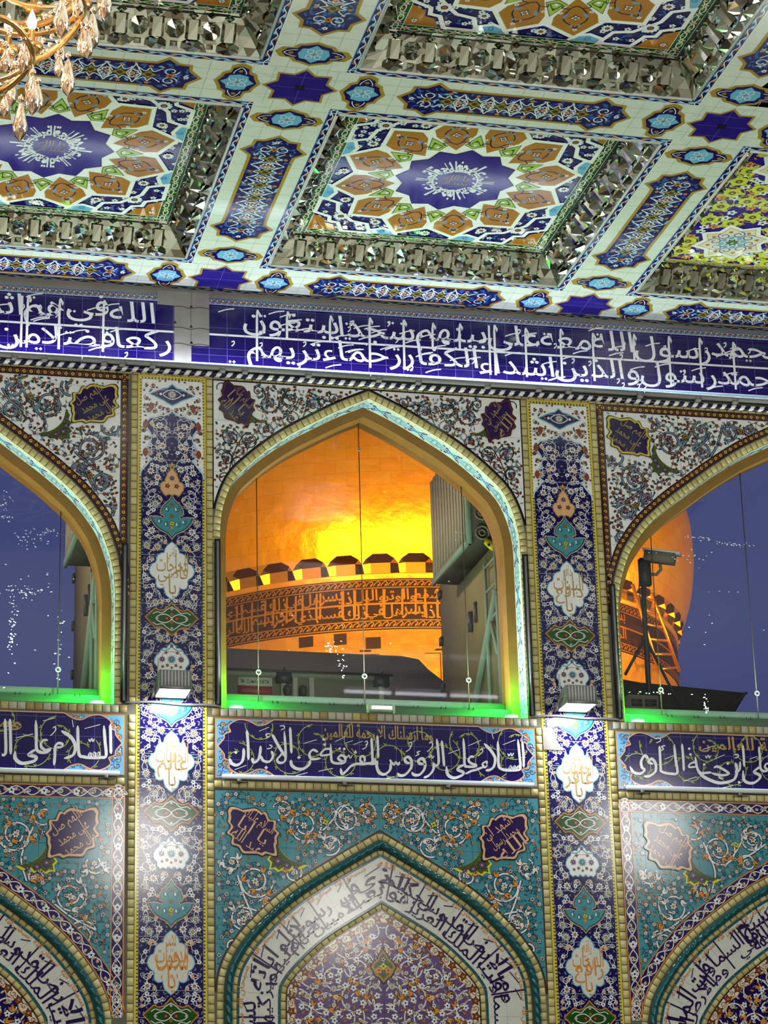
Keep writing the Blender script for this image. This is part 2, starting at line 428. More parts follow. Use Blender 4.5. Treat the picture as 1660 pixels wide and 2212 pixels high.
def small_flower(petal, core):
    def f(p):
        ellipse_ring(p, 5, .58, .42, .36, petal, 1, .3, 7); p.disk(0, 0, .5, petal, 1, 8); p.disk(0, 0, .3, core, 2, 6)
    return M_(f)
def lotus(petal, inner, core):
    def f(p):
        for a in (-1.25, -.65, 0, .65, 1.25):
            L = leaf_pts(1.0 if a == 0 else .85, .26); c, s = math.cos(-a), math.sin(-a)
            p.poly(np.stack([L[:, 0]*c-L[:, 1]*s, L[:, 0]*s+L[:, 1]*c-.3], 1), petal, 1)
            L2 = L*np.array([.5, .55])+np.array([0, .22])
            p.poly(np.stack([L2[:, 0]*c-L2[:, 1]*s, L2[:, 0]*s+L2[:, 1]*c-.3], 1), inner, 2)
        p.disk(0, -.25, .3, petal, 3, 8); p.disk(0, -.2, .2, core, 4, 8)
    return M_(f)
def leaf(fill, line=None, bend=.25, w=.3):
    def f(p):
        if line: p.poly(leaf_pts(1.1, w*1.4, bend)-np.array([0, .05]), line, 1)
        p.poly(leaf_pts(1.0, w, bend), fill, 2)
        if line: p.poly(leaf_pts(.5, w*.25, bend*.5)+np.array([0, .22]), line, 3)
    return M_(f)
def sprig(stem, bud):
    def f(p):
        p.rib(smooth([(0, 0), (.1, .4), (-.05, .8)], 3), .09, stem, 1)
        for (x, y, a) in ((.05, .3, -1.0), (.06, .5, .9), (-.04, .8, .1)):
            L = leaf_pts(.45, .14, .05); c, s = math.cos(a), math.sin(a)
            p.poly(np.stack([x+L[:, 0]*c-L[:, 1]*s, y+L[:, 0]*s+L[:, 1]*c], 1), bud, 2)
    return M_(f)
def arabesque(fill, line):
    """forked split-palmette leaf"""
    def f(p):
        a = smooth([(0, 0), (.35, .25), (.45, .75), (.15, 1.15), (.3, .75), (.1, .5), (-.15, .8), (-.55, .85), (-.3, .6), (-.28, .25)], 3, True)
        p.poly(offset(a, -.07, True) if area2(a) > 0 else offset(a, .07, True), line, 1); p.poly(a, fill, 2)
    return M_(f)
def spiral(cx, cy, r, a0, turns=1.5, rev=False, n=48, r1=.28):
    t = np.linspace(0, 1, n); a = a0+(-1 if rev else 1)*turns*2*math.pi*t; rr = r*(1-(1-r1)*t**.9)
    return np.stack([cx+rr*np.cos(a), cy+rr*np.sin(a)], 1)

MO = dict(
    pil_big=rosette('white', 'navy', 'yellow', 'navy', 9), pil_small=small_flower('white', 'navy'), pil_lotus=lotus('white', 'navy', 'yellow'),
    pil_daisy=rosette('white', None, 'orange', 'navy', 8), o_leaf=leaf('orange', 'white'), g_leaf=leaf('grey', None, .2, .22), w_leaf=leaf('navy', 'white'),
    red=star_flower('brownred', 'black', 'orange', 5), plum=star_flower('mauve', 'black', 'pink', 8), teal5=star_flower('greyblue', 'black', 'rust', 6),
    gold5=star_flower('gold', 'black', 'rust', 5), d_leaf=leaf('rust', 'black', .3), t_leaf=leaf('greyblue', None, .3, .3), k_leaf=leaf('tealdark', 'black', .3, .26), sprig=sprig('black', 'brownred'),
    arab=arabesque('greyblue', 'black'), arabw=arabesque('white', 'black'), arabo=arabesque('orange', 'black'),
    w6=star_flower('white', 'ink', 'orange', 6), w6b=star_flower('white', 'ink', 'rust', 5, .3), ol=leaf('orange', 'brown', .2, .24), tl=leaf('tealdark', None, .3, .2), wl=leaf('white', 'ink', .3, .2), tsprig=sprig('ink', 'tealdark'),
    yflow=star_flower('brightyellow', 'olive', 'olive', 4, .2), pw=rosette('white', 'plum', 'yellow', 'ink', 8), pwl=leaf('cream', 'ink', .3, .25), pws=small_flower('white', 'ink'),
    gsprig=sprig('lime', 'lime'), oflow=small_flower('orange', 'rust'),
)

def tile_joints(p, poly, dx, dy, m, w=.004, lay=9, x0=0.0, y0=0.0):
    poly = np.array(poly); lo, hi = poly.min(0), poly.max(0); ck = lambda Q: inside(poly, Q)
    x = x0+math.ceil((lo[0]-x0)/dx)*dx
    while x < hi[0]:
        yy = np.linspace(lo[1]+1e-4, hi[1]-1e-4, 40); p.rib(np.stack([0*yy+x, yy], 1), w, m, lay, clip=ck); x += dx
    y = y0+math.ceil((lo[1]-y0)/dy)*dy
    while y < hi[1]:
        xx = np.linspace(lo[0]+1e-4, hi[0]-1e-4, 60); p.rib(np.stack([xx, 0*xx+y], 1), w, m, lay, clip=ck); y += dy

# ------------------------------------------------------------------ arch curves
# half outlines: distance from the arch's axis, height
C_WIN = [(0, 3.592), (.3, 3.452), (.6, 3.285), (.9, 3.105), (1.15, 2.92), (1.35, 2.74), (1.48, 2.605), (1.56, 2.465), (1.615, 2.32), (1.65, 2.18), (1.67, 2.03), (1.675, 1.88), (1.675, 0.0)]
S_WIN = [(2.35-t, z) for t, z in ((2.35, 3.555), (1.97, 3.367), (1.634, 3.193), (1.3, 2.975), (.995, 2.75), (.742, 2.56), (.489, 2.34), (.36, 2.2), (.26, 2.065), (.17, 1.92), (.1, 1.74), (.055, 1.6), (.02, 1.42), (0, 1.2), (0, 0.0))]
C_LOW = [(0, -1.277), (.52, -1.579), (1.02, -1.90), (1.40, -2.25), (1.6, -2.51), (1.7, -2.73), (1.73, -2.95), (1.735, -3.3), (1.735, -3.9)]
S_LOW = [(2.36-t, z) for t, z in ((2.36, -1.255), (1.9, -1.495), (1.559, -1.663), (1.276, -1.812), (.922, -2.049), (.569, -2.322), (.302, -2.606), (.084, -2.933), (.003, -3.2), (0, -3.9))]
def arch(xc, half, k=5):
    H = np.array(half, float); A = smooth(H[:-1], k); A = np.vstack([A, H[-1:]])
    Lh = A[::-1].copy(); Lh[:, 0] *= -1
    P = np.vstack([Lh[:-1], A]); P[:, 0] += xc
    return P            # left foot -> apex -> right foot ; outward is the left side
def inset(P, d, xc):
    n = len(P)//2; Q = offset(P, -d); A = Q[:n+1]; B = Q[n:]
    A = A[A[:, 0] < xc-1e-3]; B = B[B[:, 0] > xc+1e-3]
    za = A[-1, 1]+(xc-A[-1, 0])*(A[-1, 1]-A[-2, 1])/(A[-1, 0]-A[-2, 0]+1e-9)
    return np.vstack([A, [(xc, za)], B])
BAYS = [dict(xc=-2.95, win=S_WIN, low=S_LOW, side='left', bx=2.47), dict(xc=2.2, win=C_WIN, low=C_LOW, side='centre', bx=1.755), dict(xc=7.32, win=S_WIN, low=S_LOW, side='right', bx=2.47)]
for b in BAYS:
    b['E0'] = arch(b['xc'], b['win']); b['L0'] = arch(b['xc'], b['low'])
ZC = 4.7985
X0, X1, Y1 = -13.0, 17.0, -38.0
FLOOR = -8.2

# ------------------------------------------------------------------ the setting: walls, floor
def holed(name, outer, holes, to3d, m, flip=False):
    loops = [[(x, y, 0) for x, y in outer]]+[[(x, y, 0) for x, y in h] for h in holes]
    tris = tessellate_polygon(loops); P = np.array([p[:2] for l in loops for p in l])
    F = []
    for t in tris:
        t = list(t)
        if area2(P[t]) < 0: t = t[::-1]
        F.append(t[::-1] if flip else t)
    return P, F
mb = MB()
outer = [(X0, FLOOR), (X1, FLOOR), (X1, 4.64), (X0, 4.64)]
P, F = holed('w', outer, [list(map(tuple, b['E0'])) for b in BAYS], None, None)
mb.add([(x, 0.004, z) for x, z in P], F, 'mortar')
INN = [inset(b['E0'], .105, b['xc']) for b in BAYS]
for i, b in enumerate(BAYS): INN[i][0, 1] = INN[i][-1, 1] = 0.0
outer = [(X0, FLOOR), (X1, FLOOR), (X1, ZC+.5), (X0, ZC+.5)]
P2 = None
P, F = holed('w', outer, [list(map(tuple, q)) for q in INN], None, None, True)
wall = tag(mb.build('wall_back'), kind='structure')
mb = MB(); mb.add([(x, 0.60, z) for x, z in P], F, 'plaster'); tag(mb.build('wall_outer'), kind='structure')
fl = MB(); fl.box(X0, X1, Y1, 0.6, FLOOR-.2, FLOOR, 'marble'); tag(fl.build('floor'), kind='structure')
for nm, a in (('wall_left', (X0-.2, X0, Y1, .6)), ('wall_right', (X1, X1+.2, Y1, .6)), ('wall_front', (X0, X1, Y1-.2, Y1))):
    q = MB(); q.box(*a, FLOOR, ZC+.5, 'hall_wall'); tag(q.build(nm), kind='structure')

# brick courses: one glazed brick after another along a line, part of the wall
BR = MB()
def bricks(line, w, step=.088, h=.012, kinds=('brick1', 'brick2', 'brick3', 'brick1'), gap=.006, base='mortar', y0=0.0):
    L = resample(line, step); O = offset(L, w); n = len(L)
    for i in range(n-1):
        q = np.array([L[i], L[i+1], O[i+1], O[i]])
        if area2(q) < 0: q = q[::-1]
        c = q.mean(0); m = random.choice(kinds)
        d = np.linalg.norm(q-c, axis=1).mean()
        a = c+(q-c)*(1-gap/d); t = c+(q-c)*(1-2.6*gap/d)
        V = [(x, y0, z) for x, z in a]+[(x, y0-h, z) for x, z in t]
        BR.add(V, [(4, 5, 6, 7), (0, 1, 5, 4), (1, 2, 6, 5), (2, 3, 7, 6), (3, 0, 4, 7)], m)
def hline(x0, x1, z): return [(x0, z), (x1, z)]
def vline(x, z0, z1): return [(x, z0), (x, z1)]
ZT = 3.70
bricks(hline(X0+5, X1-3, 3.775), -.072)                        # the course under the striped moulding
for xp in (0.0, 4.4):
    for z0, z1 in ((0.0, ZT), (-4.3, -.10)):
        bricks(vline(xp-.375, z0, z1), .072); bricks(vline(xp+.375, z0, z1), -.072)
for b in BAYS:
    a, c = b['xc']-b['bx'], b['xc']+b['bx']
    bricks(hline(a-.02, c+.02, -.005), -.085, kinds=('greybrick', 'brick4', 'greybrick', 'brick2'))
    bricks(hline(a, c, -.775), -.078)
    bricks(b['E0'], .082, .075)
    L0 = b['L0']
    bricks(L0, -.072, .085)
    bricks(inset(L0, .155, b['xc']), -.05, .085); bricks(inset(L0, .655, b['xc']), -.055, .085)
tag(BR.build('trim_1'), kind='structure')

# ------------------------------------------------------------------ windows
def resample_n(q, like):
    def prm(P):
        L = np.concatenate([[0], np.cumsum(np.linalg.norm(np.diff(P, axis=0), axis=1))]); return L/L[-1]
    n = len(like)//2; m_ = int(np.argmax(q[:, 1])); out = []
    for A, Bq in ((like[:n+1], q[:m_+1]), (like[n:], q[m_:])):
        t = prm(A); u = prm(Bq); out.append(np.stack([np.interp(t, u, Bq[:, 0]), np.interp(t, u, Bq[:, 1])], 1))
    return np.vstack([out[0], out[1][1:]])
def ring3(pa, ya, pb, yb):
    if len(pa) != len(pb): pb = resample_n(pb, pa)
    n = len(pa); V = [(x, ya, z) for x, z in pa]+[(x, yb, z) for x, z in pb]
    return V, [(i, i+1, n+i+1, n+i) for i in range(n-1)]
RODS = [(-1.138, -3.6, .472), (1.01, 2.18, 3.352, .525), (5.573, 6.717, 8.0, .497)]
for i, b in enumerate(BAYS):
    E0, IN = b['E0'], INN[i]; xc = b['xc']
    w = MB()
    V, Fq = ring3(E0, .27, IN, .27); w.add(V, Fq, 'ochre_stone')
    V, Fq = ring3(IN, .27, IN, .60); w.add(V, Fq, 'ochre_stone')
    win = tag(w.build('window_%d' % (i+1)), kind='structure')
    # tiled reveal with a repeating painted band, u along the arch and v in depth
    S = np.concatenate([[0], np.cumsum(np.linalg.norm(np.diff(E0, axis=0), axis=1))]); Ltot = S[-1]
    def rf(u, v, h, S=S, E0=E0):
        N = offset(E0, -1.0)-E0; N /= np.linalg.norm(N, axis=1)[:, None]
        x = np.interp(u, S, E0[:, 0]); z = np.interp(u, S, E0[:, 1]); nx = np.interp(u, S, N[:, 0]); nz = np.interp(u, S, N[:, 1])
        return np.stack([x+nx*h, v, z+nz*h], 1)
    p = Pat()
    us = np.unique(np.concatenate([S, np.arange(0, Ltot, .1), [Ltot]]))
    def strip(v0, v1, m, lay): p.quads(np.stack([us, 0*us+v1], 1), np.stack([us, 0*us+v0], 1), m, lay)
    strip(0, .27, 'bluewhite', 0); strip(0.0, .07, 'cream', 1); strip(.255, .27, 'cream', 1)
    k = 0; u = .15
    while u < Ltot-.2:
        v = .165
        if k % 2 == 0:
            p.rib([(u-.17, v), (u, v+.075), (u+.17, v), (u, v-.075)], .010, 'midblue', 2, True)
            p.rib([(u-.10, v), (u, v+.045), (u+.10, v), (u, v-.045)], .007, 'olive', 2, True)
            for q in (-.05, .05):
                for e in (-.02, .02): p.disk(u+q*.6, v+e, .014, 'teal', 2, 6)
            for q in (-.17, .17): p.disk(u+q, v, .016, 'navy', 3, 4)
        else:
            for a_, b_ in ((-1, -1), (-1, 1), (1, -1), (1, 1)):
                p.rib([(u, v), (u+a_*.07, v+b_*.045)], .016, 'midblue', 2); p.stamp(MO['plum'], u+a_*.08, v+b_*.05, 0, .024, dl=2)
            p.poly([(u-.05, v), (u, v+.03), (u+.05, v), (u, v-.03)], 'lightblue', 3); p.disk(u, v, .016, 'gold', 4, 6)
        for e in (-.07, .07): p.stamp(MO['plum'], u+.11, v+e, 0, .018, dl=2)
        u += .235; k += 1
    u = .09
    while u < Ltot: p.rib([(u, 0.002), (u, .066)], .004, 'jointgrey', 3); u += .09
    p.build('tile_reveal', rf, win, .0006)
    g = MB(); gp = [(x, .46, z) for x, z in offset(IN, .01)]
    g.add(gp, [tuple(range(len(gp)))], 'window_glass'); g.build('glass_pane', win)
    led = MB(); led.box(IN[0, 0]+.004, IN[-1, 0]-.004, .30, .43, 0.0, .165, 'ledge'); led.box(IN[0, 0]+.004, IN[-1, 0]-.004, .49, .55, .20, .285, 'ledge')
    for xx in np.arange(IN[0, 0]+.5, IN[-1, 0]-.2, .31): led.box(xx, xx+.006, .297, .30, .15, .18, 'darkmetal'); led.box(xx+.05, xx+.056, .297, .30, .15, .18, 'darkmetal')
    led.build('sill_ledge', win)
    for xr in RODS[i][:-1]:
        zt = float(np.interp(xr, IN[:, 0], IN[:, 1])) if IN[0, 0] < xr < IN[-1, 0] else 0
        r = MB(); r.tube([(xr, .452, .20), (xr, .452, zt)], .0055, 'rod', 6); rod = r.build('glazing_rod', win)
        zr = RODS[i][-1]; t = np.linspace(0, 2*math.pi, 13)[:-1]
        for zz, rr in ((zr, .024),)+(((zt-.32, .012),) if i == 1 and abs(xr-2.18) < .01 else ()):
            q = MB(); pts = [(xr+rr*math.cos(a), .44, zz+rr*math.sin(a)) for a in list(t)+[t[0]]]
            q.tube(pts, .009, 'steel' if rr > .02 else 'greymetal', 6, False); q.build('glass_fitting', rod)
    # dirt specks and wipe marks on the panes, chandelier reflections painted in among them
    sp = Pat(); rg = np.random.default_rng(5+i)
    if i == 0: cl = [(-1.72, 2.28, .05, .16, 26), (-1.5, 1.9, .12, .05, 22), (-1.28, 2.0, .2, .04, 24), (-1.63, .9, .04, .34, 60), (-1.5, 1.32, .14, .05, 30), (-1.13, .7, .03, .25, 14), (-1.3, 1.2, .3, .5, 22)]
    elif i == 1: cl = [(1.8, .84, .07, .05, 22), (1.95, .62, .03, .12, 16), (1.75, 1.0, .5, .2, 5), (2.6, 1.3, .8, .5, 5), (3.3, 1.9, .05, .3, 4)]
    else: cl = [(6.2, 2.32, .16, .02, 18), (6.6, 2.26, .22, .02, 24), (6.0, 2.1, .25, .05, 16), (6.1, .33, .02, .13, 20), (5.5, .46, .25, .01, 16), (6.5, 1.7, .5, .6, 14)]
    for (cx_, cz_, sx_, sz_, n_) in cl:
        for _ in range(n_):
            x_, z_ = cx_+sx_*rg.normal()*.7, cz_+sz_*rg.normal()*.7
            if inside(offset(IN, -.03), [(x_, z_)])[0] and z_ > .12: sp.disk(x_, z_, .004+.011*rg.random(), 'dust_glint', 1, 6, .003+.004*rg.random(), rg.normal()*.3)
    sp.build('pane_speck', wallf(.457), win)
    # small fittings standing on the sill
for i, b in enumerate(BAYS):
    for s, nm in ((-1, 'left'), (1, 'right')):
        x = b['xc']+s*(-b['win'][0][0]+(1.675 if i == 1 else 2.35)-.17)
        if not -1.9 < x < 6.95: continue
        lab = {(0, 1): 'green spotlight puck on the sill of the left window', (1, -1): 'green spotlight puck at left end of the centre window sill',
               (1, 1): 'green spotlight puck at right end of the centre window sill', (2, -1): 'green spotlight puck on the sill of the right window'}[(i, s)]
        f = MB(); f.lathe([(0, 0), (.07, 0), (.075, .012), (.07, .024), (0, .024)], (0, 0, 0), 'greenface', 14)
        o = f.build('sill_spotlight'); o.location = (x, .05, 0.006); tag(o, lab, 'light', 'green sill spotlights')
f = MB(); f.box(-.13, .13, -.05, .05, 0.02, .075, 'cable'); o = f.build('sill_floodlight')
f = MB(); f.box(-.11, .11, -.056, -.05, .03, .065, 'sillwhite'); f.build('lens', o)
f = MB(); f.box(-.15, -.13, -.03, .03, 0.0, .09, 'cable'); f.box(.13, .15, -.03, .03, 0.0, .09, 'cable'); f.build('bracket', o)
o.location = (2.235, -.04, -.01); tag(o, 'small white flood lamp lying on the middle of the centre window sill', 'light')

# ------------------------------------------------------------------ calligraphy pen
def pen(p, strokes, org, s, to_uv, m, lay=6):
    """strokes: 'x,y x,y ...|width' in picture units of a close view (origin org, scale s); to_uv maps to the panel"""
    for st in strokes:
        a, w = st.split('|'); w = float(w)
        P = np.array([[float(v) for v in q.split(',')] for q in a.split()])
        if len(P) == 1:
            c = P[0]; Q = np.array([[c[0], c[1]-w], [c[0]+w, c[1]], [c[0], c[1]+w], [c[0]-w, c[1]]])
            p.poly(to_uv(org[0]+Q[:, 0]/s, org[1]+Q[:, 1]/s), m, lay); continue
        Q = smooth(P, 6); n = len(Q); t = np.linspace(0, 1, n)
        d = np.gradient(Q, axis=0); ang = np.arctan2(d[:, 1], d[:, 0])
        nib = .62+.38*np.abs(np.sin(ang+.75))            # broad-nib pen held at an angle
        ww = w*nib*np.minimum(1, .35+np.minimum(t, 1-t)*9)
        U = to_uv(org[0]+Q[:, 0]/s, org[1]+Q[:, 1]/s)
        p.rib(U, ww*1.12/s*PXM, m, lay)
PXM = 0.00528
def ray_wall(px, py):
    px = np.asarray(px, float); py = np.asarray(py, float)
    D = fw[None]+rt[None]*((px-830)/FPX)[:, None]-up[None]*((py-1106)/FPX)[:, None]
    t = -CAM[1]/D[:, 1]; Q = CAM+D*t[:, None]
    return np.stack([Q[:, 0], Q[:, 2]], 1)
C1 = ['290,130 300,260 303,385|22', '262,285 262,345 248,400 205,430 160,415 140,372|24', '195,322|15', '185,470 285,432|17', '408,265 402,330 385,388 348,405 332,368|22',
      '500,308 513,355 482,400 430,392 410,350|20', '460,290 490,286 505,268 480,256|10', '455,452|16', '660,105 666,220 672,330|21', '508,168 560,265 622,362|22', '610,140 618,250 622,370 600,408 562,408 550,380 580,345 604,310|19',
      '490,160 455,165 462,186 486,183 450,205|10', '395,140 480,105|17', '570,96 606,94 610,115 580,130|9', '900,318 855,300 826,335 845,378 925,372|20', '835,385 818,432 770,462 715,460 674,430 667,385|24', '735,365|15', '775,245 890,212|17', '710,520 810,495|15']
C2 = ['95,230 98,310 106,378 150,396 212,388 218,345 185,326 160,352 190,376 216,372|20', '98,270 45,276 12,310 22,328 98,318|18', '35,190|14', '42,235|14', '172,270|14', '212,272|14', '130,212 225,165|16', '215,225 285,200|15', '-10,464 115,438|18',
      '225,330 236,346 250,325 263,350 281,325|9', '478,404 420,396 375,402 320,400 270,418 228,462 195,485 180,438|23', '376,392 350,372 355,336 385,345 386,388|17', '308,300|15', '290,235 370,205|15', '385,215 405,205 411,225 394,237|9', '411,225 395,260 365,275|9',
      '440,392 470,362 480,408|22', '445,175 450,270 456,372 476,400|21', '495,155 500,250 503,350|19', '686,380 676,406 650,386 640,406 616,386 602,362|17', '610,392 604,450 560,488 512,476 490,420 496,372|23', '555,530 640,508|13',
      '780,395 742,386 732,356 760,340 786,372 785,430 740,488 695,500 664,478|23', '765,226 785,214 789,240 769,250|9', '788,240 770,275 738,297|9', '905,402 856,396 850,366 880,354 902,386 900,440 860,490 812,494 790,470|23', '866,290 836,300 850,318 820,332|10']
C3 = ['115,180 126,290 136,402|21', '72,165 84,270 88,370 62,396 45,380|21', '48,368 42,430 5,478 -40,500|22', '0,310 11,326 25,305 36,330 51,310|9', '5,205 30,195 36,225 10,260 -12,276|9', '300,160 308,280 312,388 342,404 400,402 416,384|21', '396,322 362,318 345,350 370,377 418,388|19',
      '312,385 268,405 254,430 298,452 290,476 222,500 168,472 154,400|24', '170,292 272,255|17', '340,226 452,178|17', '500,384 498,360 465,380 484,410 506,390|17', '478,404 412,430 372,440 318,466|21', '440,265 458,250 466,275 442,300 424,315|9', '478,205 535,265 572,330 562,400 530,430 490,436|23',
      '595,185 600,300 604,400 640,428 690,428|21', '545,118 558,166|15', '690,428 704,402 712,430 738,402 746,430 772,400 790,424|19', '768,170 780,290 790,408 770,432 690,436 620,430|21', '805,190 815,300 818,412|20', '640,216 746,175|17', '680,290 692,312 706,290 717,312 732,284|10', '665,338 735,322|8']
L4 = ['810,120 812,230 814,338|20', '762,130 770,240 778,350 740,364 640,364 590,352|20', '735,352 722,330 710,354 690,330 678,356 660,334 648,356|17', '570,130 572,240 580,340 610,362|20', '450,168 520,215 552,280 535,345 470,372|22', '530,88 538,142|14', '620,152 735,122|15', '650,226 660,246 672,226 682,246 694,224|9',
      '466,264 424,260 404,290 402,350 396,422|19', '464,266 450,285 415,290|14', '385,150 402,138 408,160 385,190 368,205|9', '262,90 266,200 268,300 300,326 350,322 374,296|20', '352,236 312,240 300,280 330,308 372,298|17', '268,300 222,330 214,345 262,362 248,390 160,406 112,372 110,318|23', '115,220 242,190|16', '315,96 405,72|15',
      '72,80 76,200 78,342|20', '36,80 40,200 40,330 10,348|20']
R5 = ['196,238 168,214 146,250 150,286 166,306 140,328 98,318 74,282|17', '222,268 194,254 212,234 236,262 236,312 200,342 164,346|17', '262,152 266,230 270,312|16', '355,142 364,240 374,322 330,328 282,318 262,300|16', '404,138 412,230 416,312|15', '300,150 276,156 286,172 270,184|8', '232,108 262,104 268,120 240,134|7',
      '296,236 352,212|12', '450,170|10', '458,206|10', '498,252 458,264 450,286 496,284|12', '488,220 500,290 520,322 566,322 590,318|15', '545,270|10', '420,374 496,348|13', '604,292 632,284 700,326 652,338 590,324|15', '650,336 640,352 664,362|10', '535,176 604,152|12', '610,236 674,208|12', '552,214 560,228 570,212 578,228 588,212|7',
      '505,318 560,358 640,386 716,374 744,348 752,300 742,258|19', '772,250 770,300 752,318 740,312|13', '765,382|10', '694,264|10', '660,418 732,402|11', '730,210 756,206 760,222 736,230|7', '788,148 795,220 798,284|15', '790,308 800,372 850,388 892,362 896,338 862,318 880,296 896,290|18', '890,156 898,230 902,296 930,312 960,300|15', '832,236 882,218|12', '955,262 935,268 930,290 956,304|13']

# ------------------------------------------------------------------ inscription panels between the windows and the blind arches
def panel_lettering(kind, p):
    P = lambda px, py: ray_wall(px, py)
    if kind == 'centre':
        pen(p, C1, (460, 1545), 3.967, P, 'white'); pen(p, C2, (690, 1550), 3.967, P, 'white'); pen(p, C3, (925, 1555), 3.967, P, 'white')
    elif kind == 'left': pen(p, L4, (0, 1530), 3.4, P, 'white')
    else: pen(p, R5, (1335, 1560), 2.929, P, 'white')
def vine_run(p, x0, x1, zc, rg, bad):
    """thin green vine coils with little orange blossoms behind the lettering"""
    x = x0
    k = 0
    while x < x1:
        r = .13+.05*rg.random(); cz = zc+(.10 if k % 2 else -.08)+.04*rg.normal()
        S_ = spiral(x, cz, r*1.35, rg.random()*6.28, 1.0, k % 2 == 0, 40, .5)
        ck = lambda Q: ~bad(Q)
        p.rib(S_, .008, 'lime', 2, clip=ck)
        for i in range(2, len(S_)-1, 4):
            if not bad(S_[i:i+1])[0]:
                t = math.atan2(*(S_[i+1]-S_[i])[::-1]); p.stamp(MO['gsprig'] if i % 8 else MO['oflow'], *S_[i], t+(.9 if i % 3 else -2.2), .034 if i % 8 else .016, dl=2)
        x += r*1.75; k += 1
for b in BAYS:
    kind = b['side']; z0, z1 = -.715, -.112; a, c = b['xc']-b['bx']+.005, b['xc']+b['bx']-.005
    if kind == 'centre': a, c = .458, 3.945
    p = Pat(); p.rect(a, c, z0-.035, z1, 'orange', 0); p.rect(a+.012, c-.012, z0-.03, z1-.012, 'lightblue', 1)
    zc = (z0+z1)/2; H = (z1-z0)/2
    # cobalt cartouche with cusped ends
    end = [(.60, .95), (.72, .78), (.56, .70), (.42, .93), (.30, .80), (.22, .60), (.27, .42), (.16, .30), (.10, .12), (.045, 0)]
    end = [(.70, .98), (.60, .80), (.50, .76), (.40, .90), (.28, .94), (.17, .74), (.19, .52), (.12, .42), (.11, .26), (.04, 0)]
    right = smooth(end, 4); L_ = []
    for q in right: L_.append((a+q[0]*.9, zc+q[1]*H))
    for q in right[::-1][1:]: L_.append((a+q[0]*.9, zc-q[1]*H))
    for q in right: L_.append((c-q[0]*.9, zc-q[1]*H))
    for q in right[::-1][1:]: L_.append((c-q[0]*.9, zc+q[1]*H))
    cart = np.array(L_)
    rg = np.random.default_rng(3)
    boxp = [(a+.015, z0-.02), (c-.015, z0-.02), (c-.015, z1-.015), (a+.015, z1-.015)]
    near = lambda Q: inside(cart, Q)
    for C in poisson(boxp, .044, 30000, rg, near):
        if min(C[0]-a, c-C[0]) < .85 and fits(np.array(boxp), C[None], .022)[0]:
            an = rg.random()*6.28; p.rib(spiral(C[0], C[1], .036, an, 1.0, rg.random() < .5, 14, .3), .007, 'ink' if rg.random() < .4 else 'midblue', 2)
            p.stamp(MO['small'] if False else (MO['oflow'] if rg.random() < .35 else MO['ol']), C[0], C[1], an, .024, dl=3)
            p.disk(C[0]+.02*math.cos(an), C[1]+.02*math.sin(an), .009, ('white', 'pink', 'sky')[rg.integers(0, 3)], 5, 6)
    p.poly(offset(cart, .012, True) if area2(cart) < 0 else offset(cart, -.012, True), 'peach', 6)
    p.poly(cart, 'navy', 7)
    q = Pat()
    bad = lambda Q: ~inside(cart, Q)
    vine_run(q, a+.25, c-.2, zc, rg, bad); p.stamp(q, dl=7)
    q = Pat(); tile_joints(q, cart, .2, .2, 'jointblue', .004, 8, 0.0, -.155); p.stamp(q)
    lab = {'left': 'navy inscription tiles under the left window, cut off by the photo edge', 'centre': 'long navy inscription panel with large white lettering directly under the centre window',
           'right': 'navy inscription tiles with white lettering under the right window'}[kind]
    o = tag(p.build('tile_inscription', wallf(-.0)), lab, 'inscription', 'inscription panels below the windows')
    q = Pat(); panel_lettering(kind, q); q.build('white_lettering', wallf(-.0), o, base=.010)
    q = Pat(); gx = {'left': -3.0, 'centre': 2.2, 'right': 6.95}[kind]
    hw_ = {'left': 1.45, 'centre': .60, 'right': 1.15}[kind]
    put_text(q, 'وما ارسلناك الا رحمة للعالمين', fit_box('وما ارسلناك الا رحمة للعالمين', gx-hw_, gx+hw_, z1-.205, z1-.02, .022, 1.7), 'tan', 6, .022)
    q.build('gold_lettering', wallf(-.0), o, base=.009)

# ------------------------------------------------------------------ light strips under the inscription panels
for b in BAYS:
    a, c = b['xc']-b['bx']+.08, b['xc']+b['bx']-.06
    m = MB(); m.box(a, c, -.055, -.012, -.765, -.722, 'whitemetal')
    lab = {'left': 'white light strip under the left inscription panel', 'centre': 'white light strip under the centre inscription panel', 'right': 'white light strip under the right inscription panel'}[b['side']]
    o = tag(m.build('light_strip'), lab, 'light', 'light strips below the inscription panels')
    m = MB(); m.box(a+.01, c-.01, -.05, -.02, -.722, -.719, 'stripface'); m.build('diffuser', o)
    for k, xx in enumerate(np.arange(a+.18, c, 1.12)):
        m = MB(); m.box(xx-.02, xx+.02, -.06, -.008, -.80, -.766, 'greymetal'); m.box(xx-.08, xx+.09, -.052, -.04, -.806, -.798, 'darkmetal'); m.build('bracket', o)

# ------------------------------------------------------------------ pilasters
MED_W = [(0, 70), (45, 108), (72, 150), (82, 198), (118, 205), (150, 228), (168, 262), (170, 292), (186, 320), (218, 335), (240, 372), (250, 410), (238, 445), (218, 472), (186, 492), (172, 516), (176, 560), (164, 596), (136, 612), (104, 606), (84, 590), (80, 630), (64, 684), (30, 716), (0, 740)]
def half_to_outline(h, cx, cy, s, sy=None):
    h = np.array(h, float); Rr = np.stack([h[:, 0]*s, (cy-h[:, 1])*(sy or s)], 1); Lh = Rr[::-1][1:-1]*np.array([-1, 1])
    return np.vstack([Rr, Lh])
PS = .00524/5.53
OUT_W = half_to_outline(MED_W, 0, 405, PS)
CART_G = [(0, 795), (30, 830), (70, 875), (120, 890), (150, 885), (185, 870), (205, 890), (250, 930), (290, 968), (250, 1010), (205, 1060), (185, 1085), (150, 1075), (110, 1080), (70, 1105), (35, 1140), (0, 1170)]
